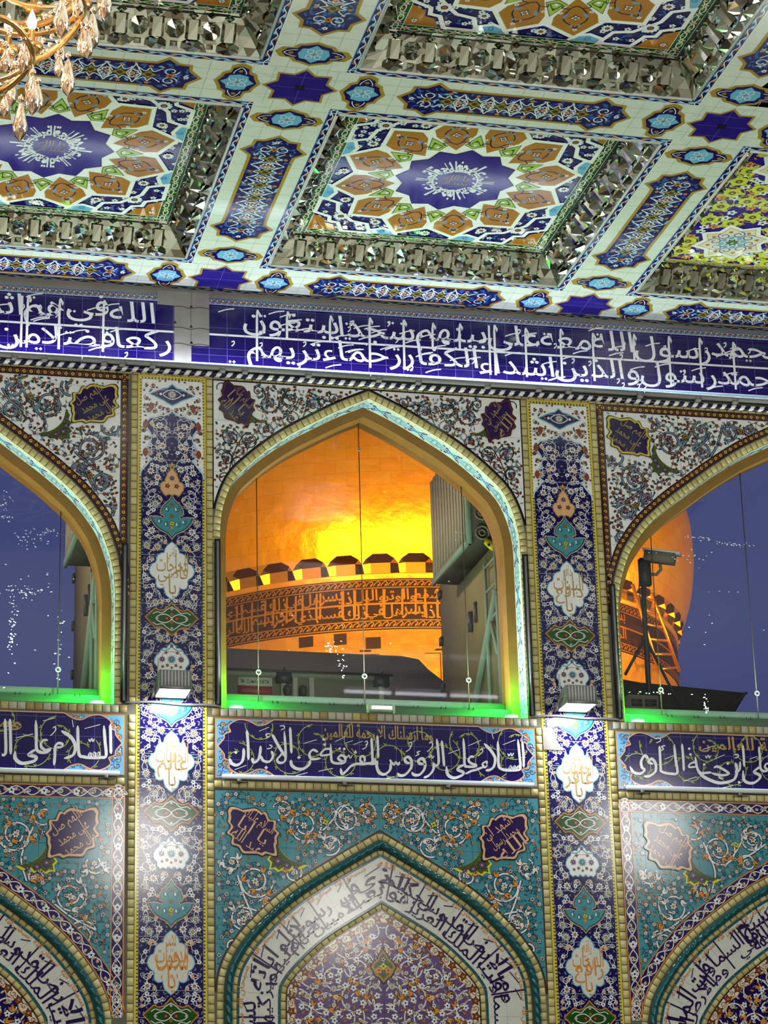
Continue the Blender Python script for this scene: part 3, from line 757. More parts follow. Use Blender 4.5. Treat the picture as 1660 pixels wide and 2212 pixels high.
OUT_G = half_to_outline(CART_G, 0, 980, PS)
FLOW_W = [(0, 1255), (40, 1290), (50, 1320), (85, 1315), (120, 1340), (130, 1375), (160, 1395), (185, 1440), (190, 1480), (170, 1510), (150, 1530), (150, 1570), (120, 1600), (90, 1585), (60, 1600), (35, 1575), (0, 1600)]
OUT_F = half_to_outline(FLOW_W, 0, 1430, PS)
S5 = .00524/5.03
TREF = [(0, 1375), (25, 1420), (60, 1455), (95, 1490), (115, 1540), (110, 1580), (80, 1595), (72, 1610), (90, 1625), (125, 1612), (160, 1605), (225, 1610), (205, 1660), (165, 1715), (120, 1750), (80, 1770), (40, 1790), (0, 1840)]
OUT_T = half_to_outline(TREF, 0, 1610, S5)
FIN = [(0, 965), (18, 1000), (10, 1040), (38, 1075), (55, 1120), (68, 1150), (70, 1172), (100, 1182), (118, 1215), (112, 1260), (90, 1290), (72, 1318), (45, 1310), (20, 1300), (0, 1322)]
OUT_FIN = half_to_outline(FIN, 0, 1150, S5)
WORDS = ['يا قاضي الحاجات', 'يا مجيب الدعوات', 'يا دافع البليات', 'يا عالم الخفيات', 'يا غافر الخطيئات', 'يا رافع الدرجات']
def med_text(p, words, cz, m, sc=1.0, lay=9):
    a, b_, c_ = words.split()
    for t, (x0, x1, y0, y1) in ((c_, (-.165, .175, -.05, .20)), (b_, (-.15, .17, -.17, .10)), (a, (-.035, .045, -.30, -.05)), (b_, (-.05, .05, .10, .285))):
        put_text(p, t, fit_box(t, x0*sc, x1*sc, cz+y0*sc, cz+y1*sc, .004, 1.5), m, lay, .004)
def pilaster(xp, words, lab, top_px):
    zt, zb = 3.705, -4.2; hw = .330
    root = Pat(); root.rect(-.372, .372, zb, zt, 'yellow', 0)
    # toothed yellow and black border
    root.rect(-.352, .352, zb, zt-.02, 'black', 1); root.rect(-hw-.004, hw+.004, zb, zt-.045, 'greyblue', 3)
    tooth = Pat(); tooth.rect(0, .012, -.012, .012, 'yellow', 1); tooth.disk(.014, 0, .0125, 'yellow', 1, 8)
    for z in np.arange(zb+.02, zt-.03, .0365):
        root.stamp(tooth, -.353, z, 0, 1.0, dl=1); root.stamp(tooth, .353, z, 0, 1.0, True, dl=1)
    for x in np.arange(-.345, .346, .0365): root.stamp(tooth, x, zt-.021, -math.pi/2, 1.0, dl=1)
    o = tag(root.build('tiled_pilaster', wallf(0, xp)), lab, 'pilaster', 'tiled pilasters between the windows')
    f = Pat(); f.rect(-hw, hw, zb, zt-.05, 'navy', 4)
    zs = dict(dia=3.487, fin=2.50, tre=[2.075, .02, -2.065, -4.1], wm=[1.475, -.595, -2.665], gr=[.945, -1.137, -3.20], fl=[.51, -1.548, -3.62])
    shapes = []
    for z in zs['tre']: shapes.append((OUT_T, z))
    for z in zs['wm']: shapes.append((OUT_W, z))
    for z in zs['gr']: shapes.append((OUT_G, z))
    for z in zs['fl']: shapes.append((OUT_F, z))
    shapes.append((OUT_FIN, zs['fin']))
    # white head of the panel and its scalloped cobalt arch
    arch_h = [(0, 440), (40, 480), (90, 500), (130, 495), (160, 515), (230, 530), (280, 590), (285, 625), (255, 655), (225, 700), (215, 760), (240, 820), (275, 880), (280, 930), (240, 965), (210, 985), (235, 1010), (255, 1040), (290, 1085), (320, 1120), (332, 1180)]
    zA = lambda y: 3.298-(y-440)*S5
    ap = np.array([(x*S5, zA(y)) for x, y in arch_h])
    arc = np.vstack([ap, [(hw, ap[-1, 1]-.02)], [(hw, zt-.05)], [(0, zt-.05)]])
    head = np.vstack([ap, [(hw, zt-.051)], [(-hw, zt-.051)], (ap*np.array([-1, 1]))[::-1][:-1]])
    def bad(Q):
        r = np.zeros(len(Q), bool)
        for s_, z in shapes: r |= inside(offset(s_, .012 if area2(s_) < 0 else -.012, True), Q-np.array([0, z]))
        return r | inside(head, Q)
    half = np.array([(0.0, zb+.02), (hw-.005, zb+.02), (hw-.005, zt-.06), (0.0, zt-.06)])
    rg = np.random.default_rng(21); h = Pat()
    F1 = poisson(half, .096, 30000, rg, bad); F1 = F1[fits(half, F1, .040, bad)]
    badF = lambda Q: bad(Q) | (np.min(np.sum((Q[:, None]-F1[None])**2, 2), 1) < .068**2)
    F2 = poisson(half, .056, 20000, rg, badF); F2 = F2[fits(half, F2, .02, bad)]
    allp = np.vstack([F1, F2])
    for i, C in enumerate(allp):                                # vine stems joining neighbours
        dd = np.sum((allp-C)**2, 1); dd[i] = 9
        for j in np.argsort(dd)[:2]:
            if dd[j] < .14**2:
                Q = allp[j]; md = (C+Q)/2+np.array([-(Q-C)[1], (Q-C)[0]])*.22*(1 if (i+j) % 2 else -1)
                h.rib(smooth([C, md, Q], 5), .0062, 'white', 5, clip=lambda P: ~bad(P) & inside(half, P))
    for i, C in enumerate(F1):
        k = i % 5; nm = ('pil_big', 'pil_daisy', 'pil_lotus', 'pil_big', 'pil_daisy')[k]
        h.stamp(MO[nm], C[0], C[1], rg.random()*.6-.3 + (0 if nm != 'pil_lotus' else (0, 3.14)[i % 2]), .046 if nm == 'pil_big' else .041, dl=5)
    for i, C in enumerate(F2):
        k = rg.integers(0, 6); nm = ('pil_small', 'o_leaf', 'w_leaf', 'pil_small', 'o_leaf', 'g_leaf')[k]
        h.stamp(MO[nm], C[0], C[1], rg.random()*6.28, .026 if 'leaf' not in nm else .046, dl=5)
    badL = lambda Q: bad(Q) | (np.min(np.sum((Q[:, None]-allp[None])**2, 2), 1) < .04**2)
    for C in poisson(half, .035, 12000, rg, badL): h.stamp(MO['g_leaf'], C[0], C[1], rg.random()*6.28, .032, dl=4)
    h.mirror(0); f.stamp(h)
    # head ornament
    f.poly(head, 'palewhite', 6); f.rib(np.vstack([(ap*np.array([-1, 1]))[::-1], ap[1:]]), .018, 'skyw' if False else 'lightblue', 7); f.rib(np.vstack([(ap*np.array([-1, 1]))[::-1], ap[1:]]), .009, 'white', 8)
    dia = [(0, 155), (45, 195), (95, 205), (120, 215), (165, 240), (225, 265), (165, 290), (120, 310), (85, 325), (50, 350), (0, 375)]
    dO = half_to_outline(dia, 0, 262, S5*1.0); dO[:, 1] += zs['dia']
    f.poly(offset(dO, .014 if area2(dO) < 0 else -.014, True), 'lightblue', 8); f.poly(dO, 'navy', 9)
    f.rib(smooth([(-.10, zs['dia']), (0, zs['dia']+.055), (.10, zs['dia']), (0, zs['dia']-.055)], 5, True), .009, 'white', 10, True)
    f.stamp(MO['pil_big'], 0, zs['dia'], 0, .045, dl=10)
    for s in (-1, 1): f.stamp(MO['red'], s*.17, zs['dia'], 0, .022, dl=10); f.disk(s*.125, zs['dia'], .016, 'white', 10, 6)
    hh = np.array([(0.0, ap[0, 1]), *ap[1:], (hw, zt-.055), (0.0, zt-.055)]); hb = Pat(); rg2 = np.random.default_rng(5)
    badd = lambda Q: inside(offset(dO, .02 if area2(dO) < 0 else -.02, True), Q)
    for C in poisson(hh, .062, 6000, rg2, badd):
        if fits(hh, C[None], .03, badd)[0]:
            hb.rib(spiral(C[0], C[1], .034, rg2.random()*6.28, 1.1, rg2.random() < .5, 16, .3), .007, 'brown', 8); hb.stamp(MO['red'], C[0], C[1], rg2.random()*6, .018, dl=9)
    for C in poisson(hh, .03, 6000, rg2, badd):
        if fits(hh, C[None], .015, badd)[0] and rg2.random() < .55: hb.stamp(MO['d_leaf'], C[0], C[1], rg2.random()*6.28, .028, dl=8)
    for z in (3.33, 3.12, 2.80): hb.poly(leaf_pts(.11, .03)+np.array([.23 if z > 3.2 else .29, z-.05]), 'brownred', 9)
    hb.mirror(0); f.stamp(hb)
    tile_joints(f, [(-hw, zb), (hw, zb), (hw, zt-.05), (-hw, zt-.05)], 5, .27, 'joint', .004, 12, 2.5, .025)
    f.build('floral_tile_field', wallf(0, xp), o)
    # medallions, each a part
    def med(name, out, z, edge, fill, deco, ew=.010):
        q = Pat(); q.poly(offset(out, ew if area2(out) < 0 else -ew, True), edge, 12); q.poly(out, fill, 13); deco(q)
        q.build(name, wallf(0, xp, z), o)
    for k, z in enumerate(zs['wm']):
        ink = 'gold' if k < 2 else 'orange'
        med('lettered_medallion', OUT_W, z, 'lightblue', 'palewhite' if k < 2 else 'offwhite', lambda q, k=k, ink=ink: med_text(q, words[k], 0, 'tan' if ink == 'gold' else 'orange', 1.0, 14))
    def deco_g(q):
        inn = OUT_G*np.array([.93, .86]); q.poly(inn, 'green', 14)
        for s in (-1, 1):
            q.rib(smooth([(0, 0), (s*.06, .045), (s*.13, .035), (s*.17, 0), (s*.13, -.035), (s*.06, -.045)], 4, True), .009, 'white', 15, True)
            q.stamp(MO['red'], s*.052, 0, .3, .034, dl=15); q.stamp(MO['w6'], s*.155, 0, 0, .02, dl=15)
            q.rib(smooth([(s*.2, .045), (s*.16, .07), (s*.10, .06), (s*.05, .1), (0, .13)], 4), .008, 'white', 15); q.rib(smooth([(s*.2, -.045), (s*.16, -.07), (s*.10, -.06), (s*.05, -.1), (0, -.13)], 4), .008, 'white', 15)
            q.stamp(MO['gold5'], 0, s*.045, 0, .028, dl=15); q.stamp(MO['w6'], 0, s*.105, 0, .02, dl=15)
    for z in zs['gr']: med('green_cartouche', OUT_G, z, 'orange', 'olive', deco_g)
    def deco_f(q):
        q.stamp(MO['pil_big'], 0, -.005, 0, .0, dl=14); q.stamp(star_flower('teal', 'tealdark', 'lightblue', 12, .3), 0, -.01, 0, .045, dl=14)
        for s in (-1, 1):
            q.stamp(MO['plum'], s*.10, -.01, 0, .034, dl=14); q.stamp(MO['red'], s*.06, .062, 0, .020, dl=14); q.stamp(MO['red'], s*.045, -.075, 0, .020, dl=14); q.stamp(MO['plum'], s*.095, -.09, 0, .018, dl=14)
            q.rib(smooth([(0, .13), (s*.05, .09), (s*.11, .085)], 4), .010, 'teal', 14); q.rib(smooth([(s*.10, .02), (s*.08, .06), (0, .075)], 4), .004, 'brown', 14)
        q.stamp(MO['plum'], 0, .14, 0, .022, dl=14); q.stamp(MO['plum'], 0, -.10, 0, .016, dl=14)
    for z in zs['fl']: med('white_flower_medallion', OUT_F, z, 'lightblue', 'palewhite', deco_f)
    def deco_t(q):
        q.poly(OUT_T*.92, 'teal', 14)
        for s in (-1, 1):
            for (x, y, r) in ((.05, .09, .035), (.06, -.08, .032), (.13, -.05, .032)):
                q.rib(spiral(s*x, y, r, 1.0, 1.2, s > 0, 16, .3), .008, 'tealdark', 15); q.poly(leaf_pts(.04, .009)+np.array([s*x-.01, y-.02]), 'white', 16)
        q.stamp(MO['gold5'], 0, .14, .3, .03, dl=15); q.stamp(MO['gold5'], 0, .015, 0, .026, dl=15); q.stamp(MO['yflow'], 0, -.07, .4, .036, dl=15); q.poly(leaf_pts(.06, .014)+np.array([0, -.14]), 'orange', 16)
    for z in zs['tre']: med('teal_palmette', OUT_T, z, 'peach', 'tealdark', deco_t, .008)
    med('gold_finial', OUT_FIN, zs['fin'], 'gold', 'peach', lambda q: ([q.stamp(MO['red'], s*.05, -.07, 0, .03, dl=14) for s in (-1, 1)], q.stamp(MO['plum'], 0, .02, 0, .03, dl=14), q.poly(leaf_pts(.05, .012)+np.array([0, .12]), 'olive', 14)))
    return o
P_L = pilaster(0.0, [WORDS[0], WORDS[3], WORDS[1]], 'blue floral tiled pilaster left of the centre window', 0)
P_R = pilaster(4.4, [WORDS[2], WORDS[4], WORDS[5]], 'blue floral tiled pilaster right of the centre window', 0)
# bare repair patches on the right pilaster
q = Pat(); q.poly(smooth([(-.372, -.10), (-.26, -.11), (-.24, -.2), (-.19, -.30), (-.15, -.345), (-.372, -.345)], 4), 'plaster', 19); q.rib(smooth([(-.26, -.11), (-.24, -.2), (-.19, -.30), (-.15, -.345)], 4), .010, 'joint', 20)
q.build('bare_plaster_patch', wallf(0, 4.4), P_R)

# ------------------------------------------------------------------ spandrel panels
def bead_border(p, line, w, lay, step=.075):
    """rust band with yellow beads, to the left of the line"""
    L = resample(line, step/2); O = offset(L, w); p.quads(O, L, 'maroon', lay); mid = offset(L, w/2)
    for i in range(len(L)):
        if i % 2 == 0: p.disk(mid[i][0], mid[i][1], w*.26, 'yellow', lay+2, 8); p.disk(mid[i][0], mid[i][1], w*.12, 'brown', lay+3, 6)
        else:
            p.stamp(MO['d_leaf'], mid[i][0], mid[i][1]-w*.2, .6, w*.7, dl=lay); p.disk(mid[i][0], mid[i][1], w*.18, 'rust', lay+2, 6); p.disk(mid[i][0], mid[i][1], w*.1, 'olive', lay+3, 5)
    p.rib(L, .010, 'black', lay+3); p.rib(O, .010, 'black', lay+3)
def scroll_border(p, line, w, lay, step=.16):
    """dark violet band of white scrolls and rosettes, to the left of the line"""
    L = resample(line, step); O = offset(L, w); p.quads(O, L, 'violet', lay); mid = offset(L, w/2)
    fine = resample(mid, .02); n = len(fine); s = np.arange(n)*.02
    N = offset(fine, 1.0)-fine
    for ph in (0, math.pi): p.rib(fine+N*(w*.36*np.sin(s*math.pi*2/(2*step)+ph))[:, None], .010, 'white', lay+2)
    for i in range(len(mid)):
        p.stamp(MO['pil_lotus'] if i % 2 else MO['pil_small'], mid[i][0], mid[i][1], 0, w*.32, dl=lay+2)
    for i, C in enumerate(resample(mid, step/2)):
        p.stamp(MO['o_leaf'], C[0], C[1], i*1.9, w*.3, dl=lay+1); p.disk(C[0]+w*.3*math.cos(i*2.4), C[1]+w*.3*math.sin(i*2.4), w*.06, 'yellow', lay+3, 5)
    p.rib(L, .012, 'orange', lay+4); p.rib(O, .010, 'orange', lay+4)
MEDAL = [(-1.0, .95), (-.55, .98), (-.35, .88), (.0, 1.02), (.35, .82), (.5, .84), (.72, .55), (.95, .45), (1.0, .1), (1.1, -.1), (.98, -.35), (1.0, -.62), (.92, -.98), (.5, -.92), (.3, -.98), (-.05, -.88), (-.35, -.95), (-.55, -.7), (-.85, -.55), (-.9, -.25), (-1.05, -.05), (-.95, .25), (-1.05, .5)]
def medal(p, cx, cz, sx, sz, ang, edge, fill, ink, text, flip, lay):
    Q = smooth(MEDAL, 4, True); Q = offset(Q, 0.0, True)
    t = np.linspace(0, 2*math.pi, len(Q)); Q = Q*(1+.04*np.sin(t*14))[:, None]
    if flip: Q[:, 0] *= -1
    T = lambda P: np.stack([cx+(P[:, 0]*sx)*math.cos(ang)-(P[:, 1]*sz)*math.sin(ang), cz+(P[:, 0]*sx)*math.sin(ang)+(P[:, 1]*sz)*math.cos(ang)], 1)
    p.poly(T(Q*1.13), 'black', lay); p.poly(T(Q*1.08), edge, lay+1); p.poly(T(Q*.97), fill, lay+2)
    d = 1 if not flip else -1
    tx = text.split(); rows = [tx[k:k+2] for k in range(0, len(tx), 2)]; n = len(rows)
    for i, rw in enumerate(rows):
        w_ = ' '.join(rw); y0 = .92-1.7*(i+1)/n-.10; f0 = fit_box(w_, -.82, .82, y0, y0+2.2/n, .0, 2.3)
        def fn(P, f0=f0):
            A = f0(P); c, s = math.cos(-.6*d), math.sin(-.6*d); A = np.stack([A[:, 0]*c-A[:, 1]*s, A[:, 0]*s+A[:, 1]*c], 1)*.93; return T(A)
        put_text(p, w_, fn, ink, lay+3+i, .0)
def crescent(p, cx, cz, r, flip, edge, fill, lay):
    t = np.linspace(-.15*math.pi, .65*math.pi, 18); A = np.stack([r*np.cos(t), r*np.sin(t)], 1)
    Bc = np.array([(-.25*r, 1.02*r), (-.1*r, .62*r), (-.28*r, .4*r), (-.05*r, .3*r), (-.05*r, .0), (.15*r, -.02*r), (.25*r, -.28*r), (.5*r, -.12*r), (.8*r, -.3*r)])
    # boomerang: opens toward the medallion, points along both edges of the spandrel
    t = np.linspace(math.pi, 1.5*math.pi, 14); arc = np.stack([r+r*np.cos(t), r+r*np.sin(t)], 1)
    outer = np.array([(r, -.0*r), (.75*r, -.13*r), (.55*r, -.08*r), (.45*r, -.2*r), (.3*r, -.1*r), (.1*r, -.22*r), (-.02*r, -.12*r), (-.16*r, -.16*r), (-.12*r, .04*r), (-.22*r, .14*r), (-.1*r, .3*r), (-.2*r, .45*r), (-.08*r, .58*r), (-.13*r, .75*r)])
    Q = np.vstack([arc, outer[::1]]); Q = Q-np.array([.1*r, .1*r])
    if flip: Q[:, 0] *= -1
    Q = Q+np.array([cx, cz]); p.poly(Q, edge, lay); C = Q.mean(0); p.poly(C+(Q-C)*.86, fill, lay+1)
    s = -1 if flip else 1
    for (u, v, k) in ((.12, .12, .13), (.02, .35, .11), (.38, .0, .11), (.0, .62, .07), (.65, -.04, .07)):
        p.stamp(MO['plum'], cx+s*(u-.12)*r, cz+(v-.12)*r, 0, k*r*1.1, dl=lay+2)
def spandrel(b, upper):
    side = b['side']; xc, bx = b['xc'], b['bx']
    zt = 3.695 if upper else -.872
    A = offset(b['E0'], .098) if upper else offset(b['L0'], .012)
    bw = 0.0
    if upper and side != 'centre': bw = .072
    if not upper and side != 'centre': bw = .125
    half = A[:len(A)//2+1]                 # left foot to apex
    low = (1.2 if side == 'centre' else .7) if upper else (-2.95 if side == 'centre' else -3.45)
    x_in = xc-bx+(.004)
    hp = half[(half[:, 1] > low)]
    hp = hp[hp[:, 0] > x_in+.004] if hp[0, 0] < x_in else hp
    region = np.vstack([[(x_in, hp[0, 1])], hp, [(xc, zt)], [(x_in, zt)]])
    base_p = np.vstack([region[:-1][:, :], [(x_in, zt)]])
    ground = 'palewhite' if upper else 'teal'
    h = Pat(); h.poly(base_p, ground, 0)
    inner = offset(hp, bw) if bw else hp
    x2, z2 = x_in+bw, zt-bw
    ii = inner[(inner[:, 0] > x2+.01) & (inner[:, 1] < z2-.01)]
    reg = np.vstack([[(x2, ii[0, 1])], ii, [(min(xc, ii[-1, 0]) if bw and ii[-1, 1] >= z2-.05 else xc, z2)], [(x2, z2)]])
    if bw:
        fnb = bead_border if upper else scroll_border
        kk = 0 if upper else 0
        fnb(h, hp, bw, 1); fnb(h, [(xc, zt), (x_in, zt)], bw, 1); fnb(h, [(x_in, zt-bw*.0), (x_in, hp[0, 1])], bw, 1)
    else:
        h.rib(hp, .014 if not upper else .022, 'black' if upper else 'brown', 2); h.rib([(x_in, zt), (x_in, region[0, 1])], .014, 'black' if upper else 'brown', 2); h.rib([(x_in, zt), (xc, zt)], .014, 'black' if upper else 'brown', 2)
        for e in ((), ): pass
    # medallion and crescent
    if upper and side == 'centre': mc = (x_in+.26, zt-.27, .17, .20); cr = (x_in+.40, zt-.43, .20)
    elif upper: mc = (x2+.29, z2-.30, .22, .21); cr = (x2+.62, z2-.64, .30)
    elif side == 'centre': mc = (x_in+.40, zt-.44, .23, .23); cr = (x_in+.66, zt-.74, .36)
    else: mc = (x2+.40, z2-.37, .23, .24); cr = (x2+.66, z2-.68, .36)
    def bad(Q):
        c = (np.abs(Q[:, 0]-mc[0]) < mc[2]*1.12) & (np.abs(Q[:, 1]-mc[1]) < mc[3]*1.1)
        d = Q-np.array(cr[:2]); return c | ((np.abs(d[:, 0]-.2*cr[2]) < .30*cr[2]) & (np.abs(d[:, 1]-.2*cr[2]) < .30*cr[2]))
    rg = np.random.default_rng({'left': 1, 'centre': 2, 'right': 3}[side]*10+upper)
    ck = lambda P: inside(reg, P) & ~bad(P)
    big = (side != 'centre') or not upper
    # main scrolls: tangent coils either side of the medallion, the rest strewn between them
    big = (side != 'centre') or not upper
    if upper and big: coil = [(.86, -.40, .17), (1.24, -.25, .115), (1.24, -.50, .115), (1.58, -.24, .11), (1.85, -.20, .08), (.40, -.88, .17), (.27, -1.27, .115), (.52, -1.12, .09), (.22, -1.58, .09), (.17, -1.86, .06), (.62, -.20, .11), (.20, -.62, .11)]
    elif upper: coil = [(.62, -.24, .12), (.86, -.17, .10), (.88, -.40, .10), (1.12, -.22, .10), (1.36, -.13, .075), (.20, -.66, .11), (.40, -.70, .10), (.14, -.90, .08), (.28, -.95, .09), (.12, -1.14, .07), (.16, -1.34, .055), (.60, -.55, .10), (.10, -.08, .06), (.50, -.10, .07)]
    elif side == 'centre': coil = [(.94, -.36, .19), (1.40, -.28, .15), (1.63, -.20, .10), (1.22, -.55, .12), (.42, -.95, .19), (.30, -1.34, .14), (.55, -1.22, .11), (.18, -1.62, .09), (.72, -.20, .12), (.18, -.76, .12), (.82, -.86, .10)]
    else: coil = [(1.10, -.52, .19), (1.50, -.40, .15), (1.42, -.66, .10), (1.80, -.32, .11), (2.05, -.26, .08), (.54, -1.14, .19), (.42, -1.52, .15), (.66, -1.42, .09), (.32, -1.82, .10), (.28, -2.02, .07), (.82, -.32, .12), (.30, -.80, .12), (.9, -.95, .09)]
    x0c, z0c = (x_in, zt)
    w1, w2 = ((.030, .014) if big else (.011, 0)) if upper else (.030, .017)
    c1, c2 = ('black', 'greyblue') if upper else ('ink', 'white')
    cs = np.array([(x0c+u, z0c+v) for u, v, r in coil])
    for k, (u, v, r) in enumerate(coil):
        C = cs[k]; rev = (k % 2 == 0); S_ = spiral(C[0], C[1], r, math.atan2(z0c-.3*0-C[1], C[0]-x0c)+k*1.3, 1.55 if r > .12 else 1.25, rev, 64, .36)
        h.rib(S_, w1, c1, 4, clip=ck)
        if w2: h.rib(S_, w2, c2, 5, clip=ck)
        am = (MO['arab'] if big else MO['k_leaf']) if upper else (MO['arabw'] if k % 2 else MO['arabo'])
        for i_ in range(6, 60, 19 if upper else 15):
            if fits(reg, S_[i_:i_+1], .035, bad)[0]: h.stamp(am, S_[i_][0], S_[i_][1], rg.random()*6.28, (.055 if big else .045) if upper else .072, dl=5)
        if fits(reg, C[None], .04, bad)[0]: h.stamp(MO['plum'] if upper else MO['w6'], C[0], C[1], k, min(.05, r*.34), dl=6); h.disk(C[0], C[1], min(.05, r*.34)*.3, 'gold', 11, 7)
        n_ = coil[(k+1) % len(coil)]
        if math.hypot(n_[0]-u, n_[1]-v) < .5:
            Q = cs[(k+1) % len(coil)]; d_ = (Q-C)/np.linalg.norm(Q-C); pp = np.array([-d_[1], d_[0]])*(1 if k % 2 else -1)
            T_ = smooth([C+pp*r, (C+Q)/2+pp*(r+n_[2])*.15, Q-pp*n_[2]], 8); h.rib(T_, w1, c1, 4, clip=ck)
            if w2: h.rib(T_, w2, c2, 5, clip=ck)
            m_ = (C+Q)/2
            if big and k % 3 == 0 and fits(reg, m_[None], .05, bad)[0]: h.stamp(MO['yflow'] if not upper else MO['gold5'], m_[0], m_[1], .4, .045, dl=9)
    if upper: fl = ['red', 'plum', 'teal5', 'red', 'gold5', 'red']; lf = ['d_leaf', 't_leaf', 'k_leaf', 'd_leaf']
    else: fl = ['w6', 'w6', 'w6b', 'w6']; lf = ['ol', 'tl', 'tl', 'tsprig']
    F1 = poisson(reg, .088 if upper else .080, 12000, rg, bad); F1 = F1[fits(reg, F1, .030, bad)]
    if not len(F1): F1 = np.array([[99, 99.]])
    for i_, C in enumerate(F1):
        dd = np.sum((F1-C)**2, 1); dd[i_] = 9
        for j_ in np.argsort(dd)[:2]:
            if dd[j_] < .17**2:
                Q = F1[j_]; md = (C+Q)/2+np.array([-(Q-C)[1], (Q-C)[0]])*.3*(1 if (i_+j_) % 2 else -1)
                h.rib(smooth([C, md, Q], 5), .0055, 'black' if upper else 'ink', 3, clip=ck)
                if fits(reg, md[None], .022, bad)[0]: h.stamp(MO[lf[rg.integers(0, len(lf))]], md[0], md[1], rg.random()*6.28, .040, dl=3)
    for i_, C in enumerate(F1): h.stamp(MO[fl[i_ % len(fl)]], C[0], C[1], rg.random()*6.28, (.0235 if upper else .028)*(.85+.35*rg.random()), dl=6)
    b2 = lambda Q: bad(Q) | (np.min(np.sum((Q[:, None]-F1[None])**2, 2), 1) < .036**2)
    F2 = poisson(reg, .050 if upper else .046, 26000, rg, b2); F2 = F2[fits(reg, F2, .02, bad)]
    for i_, C in enumerate(F2): h.stamp(MO[lf[rg.integers(0, len(lf))]], C[0], C[1], rg.random()*6.28, .038 if upper else .040, dl=3)
    crescent(h, cr[0], cr[1], cr[2], False, 'olive' if upper else 'brightyellow', 'olive', 9)
    tile_joints(h, base_p, .2 if not upper else .3, .2 if not upper else .3, 'jointgrey' if upper else 'tealdark', .003, 3, xc, -.07)
    h.mirror(xc)
    return h, mc
T_UP = {'left': ('السلام عليك يا ابا عبد الله', 'اللهم صل على محمد وال محمد'), 'centre': ('السلام عليك يا ابا عبد الله', 'اشهد ان محمدا رسول الله'), 'right': ('اللهم صل على محمد وال محمد', 'السلام عليك يا ابا عبد الله')}
SPAN_LAB = {(1, 'left'): 'white arabesque spandrel tiles over the left window', (1, 'centre'): 'white spandrel tiles with fine black vines around the centre window arch', (1, 'right'): 'white arabesque spandrel tiles over the right window',
            (0, 'left'): 'teal spandrel tiles with violet border over the lower left blind arch', (0, 'centre'): 'teal spandrel tiles without a patterned border over the middle blind arch', (0, 'right'): 'teal spandrel tiles with violet border over the lower right blind arch'}
for b in BAYS:
    for upper in (1, 0):
        h, mc = spandrel(b, upper)
        o = tag(h.build('spandrel_panel', wallf(0.0)), SPAN_LAB[(upper, b['side'])], 'tile panel', 'upper spandrels' if upper else 'lower spandrels')
        for s in (-1, 1):
            cx = mc[0] if s < 0 else 2*b['xc']-mc[0]
            if not -2.4 < cx < 7.6: continue
            q = Pat()
            ws = T_UP[b['side']][0 if s < 0 else 1]
            ang = (0 if not (upper and b['side'] == 'centre') else (-.25 if s < 0 else .25))
            medal(q, cx, mc[1], mc[2], mc[3], ang, 'yellow' if upper and b['side'] != 'centre' else ('maroon' if upper else 'peach'), 'purple', 'tan' if upper else 'peach', ws, s > 0, 2)
            q.build('lettered_medallion', wallf(0.0), o, base=.0125)

